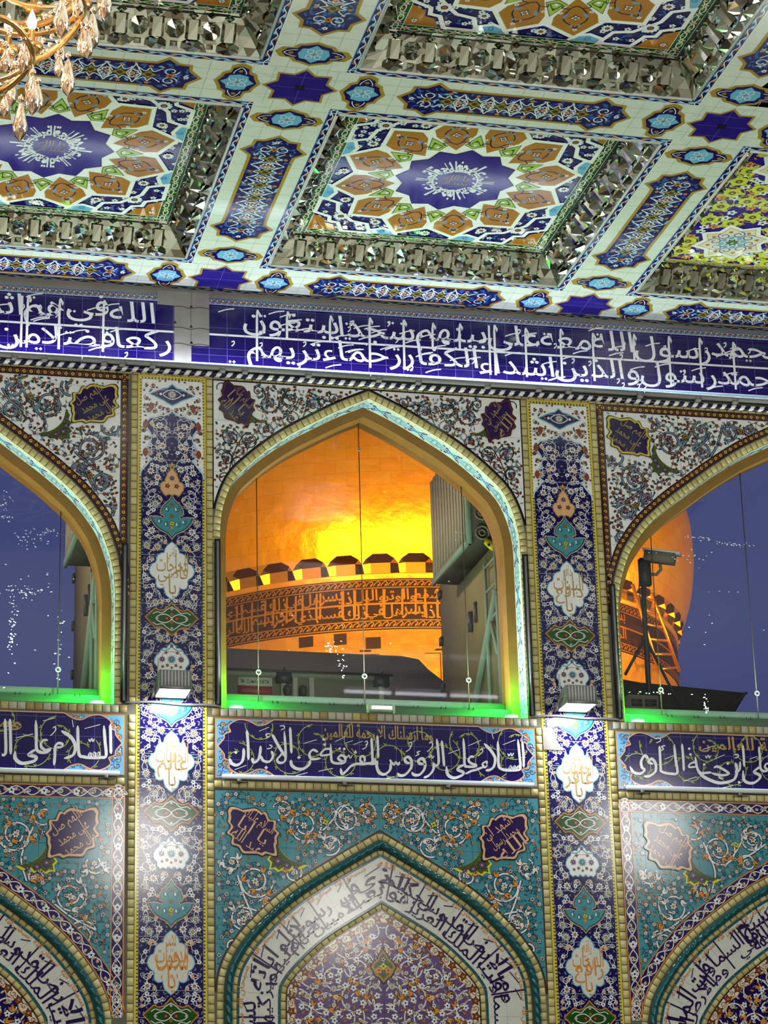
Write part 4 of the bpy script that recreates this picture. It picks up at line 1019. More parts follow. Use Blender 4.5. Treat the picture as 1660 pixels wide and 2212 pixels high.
# ------------------------------------------------------------------ blind arches: rope moulding, lettered band, tympanum
QT = 'يسبح لله ما في السماوات وما في الارض الملك القدوس العزيز الحكيم هو الذي بعث في الاميين رسولا منهم يتلو عليهم اياته ويزكيهم'
for b in BAYS:
    L0 = b['L0']; side = b['side']; xc = b['xc']
    nm = {'left': 'lower left', 'centre': 'middle', 'right': 'lower right'}[side]
    m = MB(); path = resample(inset(L0, .115, xc), .012)
    m.tube([(x, -.037, z) for x, z in path], .037, 'turq', 14, False, 3, .13, 62.0)
    tag(m.build('rope_moulding'), 'twisted turquoise rope moulding around the %s blind arch' % nm, 'moulding', 'turquoise rope mouldings')
    # lettered band
    Bo = inset(L0, .207, xc); Bi = inset(L0, .650, xc)
    p = Pat(); p.poly(np.vstack([Bo, Bi[::-1]]), 'offwhite', 0); p.rib(inset(L0, .219, xc), .024, 'tealdark', 1); p.rib(inset(L0, .638, xc), .024, 'tealdark', 1)
    Bo = resample(Bo, .05)
    L = resample(Bo, .24)
    for i in range(1, len(L)-1):
        d = offset(L, -1.0)[i]-L[i]; p.rib([L[i], L[i]+d*.44], .003, 'jointgrey', 1)
    p.rib(inset(L0, .43, xc), .003, 'jointgrey', 1)
    o = tag(p.build('arch_inscription_band', wallf(0.0)), 'white tile band with dark purple lettering round the %s blind arch' % nm, 'inscription', 'lettered arch bands')
    mid = resample(inset(L0, .622, xc), .04); S = np.concatenate([[0], np.cumsum(np.linalg.norm(np.diff(mid, axis=0), axis=1))]); Lt = S[-1]
    Nn = offset(mid, 1.0)-mid; Nn /= np.linalg.norm(Nn, axis=1)[:, None]
    # soften the frame across the apex
    ker = np.hanning(13)[1:-1]; ker /= ker.sum(); pad = lambda A: np.concatenate([np.repeat(A[:1], 5), A, np.repeat(A[-1:], 5)])
    Nn = np.stack([np.convolve(pad(Nn[:, k_]), ker, 'valid') for k_ in (0, 1)], 1); Nn /= np.linalg.norm(Nn, axis=1)[:, None]
    def bend(u, v):
        x = np.interp(u, S, mid[:, 0]); z = np.interp(u, S, mid[:, 1]); nx = np.interp(u, S, Nn[:, 0]); nz = np.interp(u, S, Nn[:, 1])
        return np.stack([x+nx*v, z+nz*v], 1)
    q = Pat(); words = QT.split(); 
    if side != 'centre': words = words[4:]+words
    # two interleaved lines of words, right to left (arch runs left foot -> right foot)
    u = Lt-.05; k = 0
    while u > .25:
        w_ = words[k % len(words)]; V, F = glyphs(w_, .010); wd = (V[:, 0].max()-V[:, 0].min())*.165+.02
        lo, hi = (0.02, .20) if k % 2 == 0 else (.13, .34)
        f0 = fit_box(w_, u-wd*1.15, u, lo, hi+.02, .010, 2.1)
        put_text(q, w_, lambda P, f0=f0: bend(*f0(P).T), 'plum' if False else 'purple', 2+k % 2, .010)
        if k % 2: q.rib(bend(np.array([u-wd*.4, u-wd*.4]), np.array([.03, .40])), .016, 'purple', 3)
        q.rib(bend(np.array([u-.1, u-.02]), np.array([.30, .35])), .010, 'purple', 3)
        u -= wd*.52; k += 1
    u = .12
    while u < Lt-.2:
        f0 = fit_box('سبحان الله', u, u+.28, .335, .415, .008, 1.3); put_text(q, 'سبحان الله', lambda P, f0=f0: bend(*f0(P).T), 'orange', 6, .008); u += .33
    q.build('lettering', wallf(0.0), o, base=.003)
    # tympanum
    T0 = resample(inset(L0, .712, xc), .04); T0 = T0[T0[:, 1] > -3.75]
    p = Pat(); poly = np.vstack([T0, [(T0[0, 0], T0[0, 1])]])[:-1]; p.poly(poly, 'cream', 0); p.rib(T0, .02, 'brown', 2)
    inn = resample(inset(L0, .822, xc), .04); inn = inn[inn[:, 1] > -3.75]; n = len(inn); t = np.arange(n); N = offset(inn, 1.0)-inn
    inn2 = inn+N*(.03*np.abs(np.sin(t*.62)))[:, None]; p.poly(inn2, 'mauve' if side == 'centre' else 'navy', 1); p.rib(inn2, .010, 'orange', 2)
    bo = resample(inset(L0, .762, xc), .04)
    for i in range(1, len(bo)-1, 2): p.stamp(MO['pwl'] if i % 4 == 1 else MO['red'], bo[i][0], bo[i][1], i*.9, .05, dl=2); p.rib(spiral(bo[i][0], bo[i][1], .035, i, 1.1, False, 12), .007, 'rust', 2)
    hm = inn2[:len(inn2)//2+1]; reg = np.vstack([hm, [(xc, hm[-1, 1]-.001)], [(xc, hm[0, 1])]])
    h = Pat(); rg = np.random.default_rng(31); ck = lambda P: inside(reg, P)
    for k, C in enumerate(poisson(reg, .22, 1500, rg)):
        S_ = spiral(C[0], C[1], .19, rg.random()*6, 1.3, k % 2 == 0, 50, .3); h.rib(S_, .013, 'white', 3, clip=ck)
        for i in range(4, 48, 10):
            if fits(reg, S_[i:i+1], .04)[0]: h.stamp(MO['arabo'] if k % 2 else MO['pwl'], S_[i][0], S_[i][1], rg.random()*6, .07, dl=4)
    F1 = poisson(reg, .085, 5000, rg); F1 = F1[fits(reg, F1, .035)]
    for i, C in enumerate(F1): h.stamp(MO[('pw', 'pws', 'w6', 'pws')[i % 4]], C[0], C[1], rg.random()*6, .034, dl=5)
    F2 = poisson(reg, .045, 8000, rg)
    for i, C in enumerate(F2):
        if fits(reg, C[None], .02)[0]: h.stamp(MO[('ol', 'g_leaf', 'pwl')[i % 3]], C[0], C[1], rg.random()*6.28, .042, dl=2)
    h.mirror(xc); p.stamp(h)
    if side == 'centre':
        cz = -2.68; dro = half_to_outline([(0, 0), (22, 30), (35, 60), (60, 75), (75, 105), (62, 130), (50, 155), (25, 170), (0, 200)], 0, 100, .0017); dro[:, 1] += cz
        p.poly(offset(dro, .014 if area2(dro) < 0 else -.014, True), 'ink', 8); p.poly(dro, 'gold', 9); dm = np.array([0, cz])
        dro2 = dm+(dro-dm)*.8; p.poly(dro2+np.array([0, 0]), 'olive', 10)
        V_ = Pat(); V_.stamp(MO['yflow'], 0, 0, 0, .05, dl=10); V_.stamp(MO['oflow'], -.05, -.04, 0, .04, dl=10); V_.stamp(MO['oflow'], .05, -.04, 0, .04, dl=10); V_.stamp(MO['w6b'], 0, .07, 0, .03, dl=10); p.stamp(V_, 0, cz)
        for P_ in (p,): pass
        # the drop was drawn round x = 0: shift it on to the arch's axis
        for i in range(len(p.V)): pass
    tile_joints(p, inn2, .25, .25, 'ink', .003, 2, xc, .1)
    if side == 'centre':
        # move only the drop's polygons (layers 8 and above, near x=0)
        p.pack(); sel = (p.lay[0] >= 8) & (np.abs(p.V[0][:, 0]) < .35); p.V[0][sel, 0] += xc
    o = tag(p.build('tympanum_panel', wallf(0.0)), {'left': 'cream and navy floral tile panel inside the lower left blind arch', 'centre': 'mauve floral tile panel inside the middle blind arch', 'right': 'dark navy tile panel inside the lower right blind arch'}[side], 'tile panel', 'blind arch panels')
    if side == 'right':
        q = Pat(); c = [(6.55, -3.06), (6.62, -2.96), (7.9, -2.96), (7.9, -3.7), (6.38, -3.7), (6.42, -3.2)]; q.poly(c, 'navy', 10); q.rib(c, .014, 'peach', 11)
        put_text(q, 'قال رسول الله', fit_box('قال رسول الله', 6.62, 7.75, -3.27, -3.02, .01, 1.5), 'white', 12, .01); put_text(q, 'عليه السلام', fit_box('عليه السلام', 6.5, 7.6, -3.55, -3.3, .01, 1.5), 'white', 12, .01)
        q.build('lettered_cartouche', wallf(0.0), o)

# ------------------------------------------------------------------ the long inscription band under the ceiling
TILT = 0.0072
def bandf(u, v, h): return np.stack([u, 0*u-h, v+TILT*(u+1.887)], 1)
BX0, BX1 = -7.0, 12.0
p = Pat(); p.rect(BX0, BX1, 3.795, 4.655, 'navy', 0); p.rect(BX0, BX1, 4.578, 4.655, 'greyblue', 1); p.rect(BX0, BX1, 3.795, 3.875, 'bluewhite', 1)
for z in (4.578, 4.590, 4.645): p.rect(BX0, BX1, z, z+.006, 'white' if z < 4.58 else 'midblue', 2)
p.rect(BX0, BX1, 3.868, 3.878, 'white', 2)
for i, x in enumerate(np.arange(-2.6, 7.8, .066)):
    p.disk(x, 4.622, .021, 'brown', 3, 8); p.disk(x, 4.622, .014, 'peach', 4, 7); p.poly([(x+.033, 4.628), (x+.041, 4.611), (x+.033, 4.594), (x+.025, 4.611)], 'black' if i % 2 else 'maroon', 3)
    p.rib([(x-.033, 4.602), (x-.015, 4.592), (x, 4.602)], .004, 'white', 3)
    p.rib(smooth([(x-.02, 3.815), (x-.012, 3.835), (x, 3.842), (x+.012, 3.835), (x+.02, 3.815)], 2), .005, 'peach' if i % 2 else 'mauve', 3); p.disk(x, 3.822, .006, 'brown', 3, 5); p.rib([(x-.033, 3.862), (x, 3.856), (x+.033, 3.862)], .007, 'lightblue', 3)
for x in np.arange(-2.79, 7.9, .2): p.rect(x-.002, x+.002, 3.878, 4.578, 'jointblue', 5)
for z in (4.05, 4.55, 3.97, 4.3): p.rect(BX0, BX1, z-.0018, z+.0018, 'jointblue', 5)
band = tag(p.build('inscription_band', bandf), 'long cobalt blue band of white two-line lettering running under the ceiling', 'inscription')
q = Pat()
q.rect(-3, 8, 4.206, 4.230, 'white', 2)
LOW = 'محمد رسول والذين اشداء الكفار رحماء تريهم ركعا فضلا من ورضوانا سيماهم وجوههم السجود مثلهم التورية مثلهم الانجيل شطئه فازره فاستوى سوقه الزراع'.split()
UPP = 'محمد رسول الله معه على بينهم سجدا يبتغون الله في هم اثر ذلك في التورية ومثلهم في الانجيل كزرع اخرج فاستغلظ على يعجب الزراع'.split()
def run_line(words, x, x_end, zb, sx, sy, seedk, skip):
    rg = np.random.default_rng(seedk); k = 0
    while x > x_end:
        w_ = words[k % len(words)]; V, F = glyphs(w_, .004); a_, b_ = V[:, 0].min(), V[:, 0].max(); wd = (b_-a_)*sx
        if x-wd < skip[1] and x > skip[0]: x = skip[0]-.01; continue
        zz = zb+.012*rg.normal()
        put_text(q, w_, lambda P: np.stack([x-(b_-P[:, 0])*sx-.02*P[:, 1], zz+P[:, 1]*sy], 1), 'white', 3+2*(k % 2), .004); x -= wd+.012; k += 1
run_line(LOW, 7.25, -2.1, 3.985, .415, .335, 2, (.0, .43))
run_line(UPP, 7.20, -2.1, 4.315, .415, .345, 3, (-.18, .43))
rg = np.random.default_rng(8); x = 7.1
def clear(a, b): return b < -.19 or a > .44
while x > -2.0:                                   # tall alifs that run through both lines, ticks and vowel strokes
    if clear(x-.1, x+.1):
        zt_ = 4.55-.03*rg.random(); zb_ = 3.93 if rg.random() < .55 else 4.22
        q.rib(smooth([(x+.012, zt_), (x, zt_-.08), (x-.004, zb_)], 4), np.array([.022]*4+[.026]*5), 'white', 8)
        q.poly([(x+.012, zt_+.01), (x+.045, zt_-.05), (x+.03, zt_-.09), (x+.012, zt_-.03)], 'white', 5)
        if rg.random() < .2: q.rib([(x-.062, zt_-.01), (x-.066, zb_)], .025, 'white', 8)
    x -= .30+.30*rg.random()
for _ in range(150):
    x = -2+9.1*rg.random(); z = rg.choice([4.50, 4.42, 4.36, 4.165, 4.12, 3.93, 4.27])+.02*rg.normal()
    if not clear(x-.16, x+.16): continue
    k = rg.random()
    if k < .5: q.rib(smooth([(x+.09, z+.035), (x, z+.02), (x-.09, z-.015)], 3), .014, 'white', 5)
    elif k < .75: q.rib(smooth([(x, z), (x+.025, z+.012), (x+.028, z-.018), (x, z-.05)], 3), .013, 'white', 5)
    else:
        for e in (-.022, .022): q.poly([(x+e, z+.018), (x+e+.018, z), (x+e, z-.018), (x+e-.018, z)], 'white', 5)
q.build('white_lettering', bandf, band)
q = Pat()
for a in ([(-.167, 4.70), (.41, 4.70), (.41, 4.07), (.21, 4.065), (.21, 3.79), (.02, 3.79), (.02, 4.53), (-.167, 4.535)],):
    q.poly(a, 'plaster', 8)
for z in (4.52, 4.27, 4.08): q.rib(smooth([(.02, z), (.1, z+.006), (.2, z-.012), (.3, z+.008), (.41, z-.004)], 4), .008, 'ribdark', 9)
q.rib([(.21, 4.70), (.215, 4.6), (.205, 4.53), (.21, 4.07)], .004, 'ribdark', 9)
for (x, z) in ((.21, 4.53), (.21, 4.29), (.212, 4.10), (.03, 4.33)): q.poly([(x-.02, z-.01), (x, z+.022), (x+.02, z-.012)], 'black', 9)
q.build('bare_plaster_patch', bandf, band)
# grey recess between the band and the ceiling
m = MB(); m.box(X0, X1, .105, .2, 4.5, ZC+.3, 'plaster'); tag(m.build('trim_2'), kind='structure')

# striped moulding and the light strip lying on it
def slope(x): return TILT*(x+1.887)*.75
m = MB(); xs = np.arange(BX0+4, BX1-3.5, .0095)
m.tube([(x, -.036, 3.742+slope(x)*.2) for x in xs], .031, 'palewhite', 18, True, matf=lambda L, k: 'ink' if ((L/.115-k*1.0) % 1) < .55 else 'palewhite')
tag(m.build('striped_moulding'), 'thin twisted moulding with slanting dark and white stripes below the lettered band', 'moulding')
m = MB()
for a, c in ((BX0+.3, -4.2), (-4.19, -1.0), (-.99, 2.2), (2.21, 5.4), (5.41, BX1-.3)):
    m.add([(a, -.115, 3.775+slope(a)*.8), (c, -.115, 3.775+slope(c)*.8), (c, -.02, 3.775+slope(c)*.8), (a, -.02, 3.775+slope(a)*.8), (a, -.105, 3.822+slope(a)*.8), (c, -.105, 3.822+slope(c)*.8), (c, -.02, 3.80+slope(c)*.8), (a, -.02, 3.80+slope(a)*.8)],
          [(3, 2, 1, 0), (4, 5, 6, 7), (0, 1, 5, 4), (1, 2, 6, 5), (2, 3, 7, 6), (3, 0, 4, 7)], 'greymetal')
ls = tag(m.build('band_light_strip'), 'long grey light strip lighting the blue lettered band from below', 'light')
m = MB(); a, c = BX0+.4, BX1-.4; m.add([(a, -.085, 3.823+slope(a)*.8), (c, -.085, 3.823+slope(c)*.8), (c, -.05, 3.818+slope(c)*.8), (a, -.05, 3.818+slope(a)*.8)], [(0, 1, 2, 3)], 'stripface'); m.build('diffuser', ls)
for x in (-1.72, -1.40, -.76, -.56, -.23, .54, .79, 1.5, 2.3, 2.75, 3.55, 4.15, 4.5, 5.35, 6.05, 6.5):
    m = MB(); m.box(x-.03, x+.03, -.122, -.03, 3.742+slope(x)*.8, 3.776+slope(x)*.8, 'greymetal'); m.box(x-.035, x+.035, -.128, -.112, 3.776+slope(x)*.8, 3.792+slope(x)*.8, 'steel'); m.build('bracket', ls)

# ------------------------------------------------------------------ ceiling
GX, GY, PX, PY = 0.4967, -0.2365, 4.2039, 4.4002
OW, OH, IW, IH, PW, PH, HD = 1.7353, 1.8451, 1.6536, 1.7568, 1.4111, 1.5246, 0.3186
COF = [(-1, 0), (0, 0), (1, 0), (-1, 1), (0, 1), (1, 1)]
def cc(ci, cj): return GX+(ci+.5)*PX, GY-(cj+.5)*PY
holes = []
for c in COF:
    x, y = cc(*c); holes.append([(x-IW, y-IH), (x+IW, y-IH), (x+IW, y+IH), (x-IW, y+IH)])
P, F = holed('c', [(X0, Y1), (X1, Y1), (X1, .10), (X0, .10)], holes, None, None, True)
mb = MB(); mb.add([(x, y, ZC) for x, y in P], F, 'ceilwhite'); mb.box(X0, X1, Y1, .1, ZC+.55, ZC+.75, 'plaster')
ceil = tag(mb.build('ceiling'), kind='structure')
# fine square joints of the white tiles, and the painted edging along the wall
q = Pat()
def cj_line(a, b): q.rib([a, b], .004, 'jointgrey', 1)
for x in np.arange(-4, 10, .2):
    for (y0, y1) in ((-.10+.0, GY+.355-.0), ) if False else ((.02, -.59), (-4.28, -4.99)): cj_line((x, -y0), (x, -y1))
for i in (0, 1, 2, -1):
    for e in (-.2, 0, .2): cj_line((GX+i*PX+e, .05), (GX+i*PX+e, 10))
    for y in np.arange(.2, 9, .2): cj_line((GX+i*PX-.36, y), (GX+i*PX+.36, y))
for j in (0, 1):
    for e in (-.18, .02, .2): cj_line((-4, -(GY-j*PY)+e), (10, -(GY-j*PY)+e))
q.build('tile_joint', ceilf(0, 0, ZC), ceil, .0008)
def painted_band(p, x0, y0, x1, y1, w, lay=1):
    """navy edging with white waves and blue/ochre buds, centred on a line"""
    L = resample([(x0, y0), (x1, y1)], .02); n = len(L); d = (L[-1]-L[0])/np.linalg.norm(L[-1]-L[0]); nn = np.array([-d[1], d[0]]); s = np.arange(n)*.02
    p.quads(L+nn*w/2, L-nn*w/2, 'navy', lay); p.rib(L+nn*w*.5, .010, 'midblue', lay+1); p.rib(L-nn*w*.5, .010, 'white', lay+1)
    p.rib(L+nn[None]*(w*.26*np.sin(s*math.pi*2/.2))[:, None], .010, 'white', lay+2)
    for k, C in enumerate(resample([(x0, y0), (x1, y1)], .1)[1:-1]):
        a = math.atan2(d[1], d[0])-math.pi/2
        p.poly((leaf_pts(.075, .016)@np.array([[math.cos(a), math.sin(a)], [-math.sin(a), math.cos(a)]]))+C+nn*w*(.18 if k % 2 else -.18)-d*.035, ('lightblue', 'ochre', 'sky')[k % 3], lay+1)
q = Pat(); painted_band(q, -5, -.058, 11, -.058, .075, 2)
tag(q.build('ceiling_edging', ceilf(0, 0, ZC)), 'narrow painted edging of the ceiling along the wall', 'tile border')

# star tiles with their four small medallions
def star_pts(n, r, ri, a0=0.0): return [((r if i % 2 == 0 else ri)*math.cos(a0+math.pi*i/n), (r if i % 2 == 0 else ri)*math.sin(a0+math.pi*i/n)) for i in range(2*n)]
def star_medallion(i, j, lab, hole):
    x, y = GX+i*PX, GY-j*PY
    o = empty('star_medallion', (x, y, ZC)); tag(o, lab, 'tile medallion', 'star crossings of the ceiling')
    s = Pat(); A = np.array(star_pts(8, .365, .27)); s.poly(A*1.0, 'gold', 2); s.poly(A*.90, 'cobalt', 3)
    for e in (-.2, 0, .2): s.rib([(e, -.30), (e, .30)], .004, 'jointblue', 4, clip=lambda P: inside(A*.88, P)); 
    for e in (-.2, 0, .2): s.rib(np.stack([np.linspace(-.34, .34, 9), 0*np.linspace(0, 1, 9)+e], 1), .004, 'jointblue', 4, clip=lambda P: inside(A*.88, P))
    if hole: s.poly([(-.035, -.05), (.05, -.04), (.035, .05), (-.05, .04)], 'black', 5)
    s.build('star', ceilf(0, 0, 0), o)
    q = Pat(); h = [(0, .35), (.09, .295), (.10, .20), (.165, .16), (.175, .11), (.225, 0)]
    quarter = smooth(h, 1); ring = [(a, b) for a, b in h]+[(a, -b) for a, b in h[::-1][1:]]+[(-a, -b) for a, b in h[1:]]+[(-a, b) for a, b in h[::-1][1:-1]]
    B = np.array(ring)*np.array([.95, 1.0]); q.poly(B*1.04, 'gold', 2); q.poly(B*.86, 'navy', 3); q.poly(np.array([(.16, 0), (.10, .06), (.09, .12), (0, .15), (-.09, .12), (-.10, .06), (-.16, 0), (-.10, -.06), (-.09, -.12), (0, -.15), (.09, -.12), (.10, -.06)]), 'lightblue', 4)
    for a in range(4): 
        t = a*math.pi/2+.78; q.rib(spiral(.062*math.cos(t), .062*math.sin(t), .042, t, 1.0, a % 2 == 0, 14, .5), .009, 'white', 5)
    q.disk(0, 0, .016, 'ochre', 6, 6)
    for e in (-1, 1):
        q.stamp(MO['w6'], 0, e*.215, 0, .03, dl=4); q.disk(0, e*.215, .022, 'ochre', 9, 6); q.rib(smooth([(-.06, e*.16), (-.05, e*.21), (0, e*.28), (.05, e*.21), (.06, e*.16)], 3), .009, 'white', 5)
    for k, (dx, dy, a) in enumerate(((-.60, 0, 0), (.60, 0, 0), (0, -.64, math.pi/2), (0, .64, math.pi/2))):
        qq = Pat(); qq.stamp(q, 0, 0, a); qq.build('quatrefoil', ceilf(dx, -dy, 0), o)
star_medallion(0, 0, 'plain blue eight-pointed star tile by the wall, left of centre, with four small quatrefoils', False)
star_medallion(1, 0, 'plain blue eight-pointed star tile by the wall, right of centre, with four small quatrefoils', False)
star_medallion(0, 1, 'dark blue star tile with a black hole and quatrefoils, in the ceiling left of centre', True)
star_medallion(1, 1, 'dark blue star tile with a black hole and quatrefoils, near the right photo edge', True)

def cartouche(L):
    """long medallion with pointed star ends, along u"""
    p = Pat(); hl = L/2; w = .235
    h = [(hl, 0), (hl-.11, .13), (hl-.12, .235), (hl-.24, .245), (hl-.35, .345), (hl-.46, .24), (hl-.56, .235), (hl-.62, w)]
    q4 = np.array(h); out = np.vstack([q4, (q4*[-1, 1])[::-1], (q4*[-1, -1])[1:], (q4*[1, -1])[::-1][:-1]])
    ins = offset(out, -.034 if area2(out) < 0 else .034, True)
    p.poly(out, 'gold', 2); p.poly(ins, 'navy', 3)
    rg = np.random.default_rng(4)
    for C in poisson(ins, .045, 6000, rg):
        if fits(ins, C[None], .022)[0]: p.poly(leaf_pts(.065, .013)@np.array([[math.cos(k_ := rg.random()*6), math.sin(k_)], [-math.sin(k_), math.cos(k_)]])+C, 'midblue' if rg.random() < .75 else 'sky', 4)
    n = 5; st = (L-1.0)/n
    for i in range(n+1):
        u = -((L-1.0)/2)+i*st
        p.stamp(star_flower('gold', 'olive', 'brown', 4, .3), u, 0, 0, .085, dl=5)
        for e in (-1, 1): p.rib(smooth([(u-.12, e*.13), (u-.04, e*.06), (u, e*.12), (u+.04, e*.06), (u+.12, e*.13)], 4), .012, 'white', 6); p.stamp(MO['oflow'], u, e*.155, 0, .024, dl=5)
        if i < n:
            m_ = u+st/2
            for e in (-1, 1): p.rib(smooth([(u+.06, 0), (u+.11, e*.11), (m_, e*.165), (u+st-.11, e*.11), (u+st-.06, 0)], 4), .012, 'white', 6)
            p.stamp(lotus('white', 'maroon', 'ochre'), m_, 0, math.pi/2 if i % 2 else -math.pi/2, .105, dl=6)
    for e in (-1, 1):
        x_ = e*(hl-.30)
        for f in (-1, 1): p.rib(spiral(x_, f*.09, .075, 0 if e > 0 else math.pi, 1.2, f*e > 0, 22, .35), .012, 'white', 6)
        p.poly([(x_-.05, 0), (x_, .045), (x_+.05, 0), (x_, -.045)], 'ochre', 6); p.disk(x_, 0, .014, 'black', 7, 5)
        p.stamp(MO['pil_small'], e*(hl-.15), 0, 0, .03, dl=5)
    return p.pack()
CART_X, CART_Y = cartouche(PX-1.86), cartouche(PY-1.94)
for (x, y, hz, lab) in ((GX-.5*PX, GY, 1, 'painted cartouche along the wall at the left photo edge'), (GX+.5*PX, GY, 1, 'painted cartouche along the wall below the central coffer'), (GX+1.5*PX, GY, 1, 'painted cartouche along the wall at the right photo edge'),
        (GX-.5*PX, GY-PY, 1, 'painted cartouche on the ceiling beside the chandelier'), (GX+.5*PX, GY-PY, 1, 'painted cartouche on the ceiling between the central and the top coffer'),
        (GX, GY-.5*PY, 0, 'painted cartouche on the ceiling between the left and the central coffer'), (GX+PX, GY-.5*PY, 0, 'painted cartouche on the ceiling between the central and the right coffer'),
        (GX, GY-1.5*PY, 0, 'painted cartouche at the top photo edge, its lower end showing'), (GX+PX, GY-1.5*PY, 0, 'painted cartouche in the top right photo corner')):
    q = Pat(); q.stamp(CART_X if hz else CART_Y, 0, 0, 0 if hz else math.pi/2)
    o = q.build('ceiling_cartouche', ceilf(0, 0, 0)); o.location = (x, y, ZC); tag(o, lab, 'tile medallion', 'long painted cartouches of the ceiling')

# ------------------------------------------------------------------ coffers
def rosette_panel(names):
    p = Pat(); hx, hy = PW-.125, PH-.125
    p.rect(-hx, hx, -hy, hy, 'navy', 0)
    rg = np.random.default_rng(9); sq = np.array([(-hx, -hy), (hx, -hy), (hx, hy), (-hx, hy)])
    for C in poisson(sq, .075, 6000, rg):
        if np.hypot(*C) > .9:
            p.poly(leaf_pts(.07, .012)@np.array([[math.cos(k_ := rg.random()*6), math.sin(k_)], [-math.sin(k_), math.cos(k_)]])+C, 'midblue', 1)
            if rg.random() < .3: p.stamp(MO['pil_small'], C[0], C[1], 0, .036, dl=1)
    Rm = 1.26; sx, sy = hx/1.30, hy/1.30
    def pol(r, a): return (r*math.cos(a)*sx, r*math.sin(a)*sy)
    st = math.pi/6
    for ex in (-1, 1):
        for ey in (-1, 1):
            A8 = np.array([(.60, 1.30), (.68, 1.10), (.86, 1.06), (1.06, .86), (1.10, .68), (1.30, .60), (1.30, .92), (1.12, 1.00), (1.10, 1.10), (1.00, 1.12), (.92, 1.30)])*[sx*ex, sy*ey]
            p.rib(A8, .045, 'palewhite', 5, True); p.stamp(rosette('white', None, 'ochre', 'ink', 12), 1.00*sx*ex, .97*sy*ey, 0, .085, dl=6)
            for (u_, v_) in ((.74, 1.20), (1.20, .74), (1.19, .90), (.90, 1.2)): p.stamp(MO['pil_small'], u_*sx*ex, v_*sy*ey, 0, .034, dl=5)
            oc = np.array([(1.30, 1.30), (1.30, .97), (1.16, 1.05), (1.14, 1.14), (1.05, 1.16), (.97, 1.30)])*[sx*ex, sy*ey]; p.poly(oc, 'ochre', 5); p.stamp(MO['w6'], 1.22*sx*ex, 1.22*sy*ey, 0, .045, dl=6)
    for k in range(4):                                           # light-blue half fans at the middle of each side
        a = k*math.pi/2; cA, sA = round(math.cos(a)), round(math.sin(a))
        for e in (-.47, .47):
            fan = np.array([(1.30, e-.17), (1.22, e-.13), (1.17, e), (1.22, e+.13), (1.30, e+.17)]); Q = np.stack([(fan[:, 0]*cA-fan[:, 1]*sA)*sx, (fan[:, 0]*sA+fan[:, 1]*cA)*sy], 1)
            p.poly(Q, 'lightblue', 4); p.rib(Q, .04, 'palewhite', 5)
            c0 = Q.mean(0); p.rib(spiral(c0[0], c0[1], .035, 1, 1.1, e > 0, 12, .4), .008, 'midblue', 5)
    base = np.array([pol(1.325, am_) if i_ % 2 else pol(1.10, am_) for i_, am_ in enumerate(np.arange(24)*st/2)]); base[:, 0] = np.clip(base[:, 0], -hx, hx); base[:, 1] = np.clip(base[:, 1], -hy, hy)
    p.poly(base, 'palewhite', 7)
    for k in range(12):
        a = k*st; am = a+st/2
        pet = np.array([pol(.63, am), pol(.74, am-.105), pol(.95, am-.216), pol(1.08, am-.205), pol(1.262, am), pol(1.08, am+.205), pol(.95, am+.216), pol(.74, am+.105)])
        C = pet.mean(0); p.poly(pet, 'gold', 8); p.poly(C+(pet-C)*.95, 'ochre', 9)
        V_ = Pat()
        for s in (-1, 1):
            V_.rib(smooth([(0, -.20), (s*.06, -.15), (s*.115, -.02), (s*.105, .08), (s*.03, .17), (0, .23)], 4), .015, 'ink', 10); V_.poly(leaf_pts(.10, .024, .03*s)+np.array([s*.085, -.07]), 'greyblue', 10)
            V_.rib(smooth([(s*.06, -.15), (s*.14, -.17), (s*.12, -.22)], 3), .012, 'ink', 10); V_.stamp(MO['pil_small'], s*.15, -.08, 0, .026, dl=10); V_.poly(leaf_pts(.07, .016, .02*s)+np.array([s*.03, .13]), 'greyblue', 11)
        V_.stamp(star_flower('white', 'ink', 'ochre', 4, .3), 0, .02, 0, .058, dl=10); V_.stamp(MO['pil_small'], 0, .245, 0, .026, dl=10)
        p.stamp(V_, C[0]*1.02, C[1]*1.02, am-math.pi/2, .95)
        ki = np.array([pol(.66, a), pol(.735, a+.150), pol(.95, a), pol(.735, a-.150)]); Ck = ki.mean(0)
        p.poly(ki, 'olive', 8); p.poly(Ck+(ki-Ck)*.90, 'lime', 9)
        W_ = Pat()
        for s in (-1, 1): W_.rib(smooth([(0, -.055), (s*.055, -.03), (s*.04, .01), (s*.012, .06)], 4), .011, 'green', 10)
        W_.disk(0, -.025, .022, 'white', 11, 6); W_.poly([(-.025, .045), (0, .09), (.025, .045)], 'green', 10); p.stamp(W_, Ck[0], Ck[1], a-math.pi/2)
        xo, yo = pol(1.20, a)
        if abs(xo) < hx-.05 and abs(yo) < hy-.05: p.stamp(rosette('white', None, 'ochre', 'ink', 10), xo, yo, 0, .060, dl=7)
    S_ = np.array([pol(.635 if i % 2 == 0 else .545, i*st/2) for i in range(24)]); p.poly(S_*1.02, 'ink', 10); p.poly(S_, 'cobalt', 11)
    ring = 'صلوات الله وسلامه عليه'.split()
    for k in range(12):
        w_ = names[k % len(names)]; a = k*st
        f0 = fit_box(w_, -.16, .16, .185, .42, .006, 1.8)
        def fn(P, a=a, f0=f0):
            A = f0(P); th = a-A[:, 0]/.30; r = A[:, 1]; return np.stack([r*np.cos(th)*sx, r*np.sin(th)*sy], 1)
        put_text(p, w_, fn, 'white', 12+k % 2, .012)
    w_ = names[0]; put_text(p, 'محمد علي', fit_box('محمد علي', -.15, .15, -.13, .02, .0, 1.5), 'gold', 13, .0); put_text(p, 'يا الله', fit_box('يا الله', -.13, .13, -.01, .14, .0, 1.5), 'gold', 14, .0)
    return p
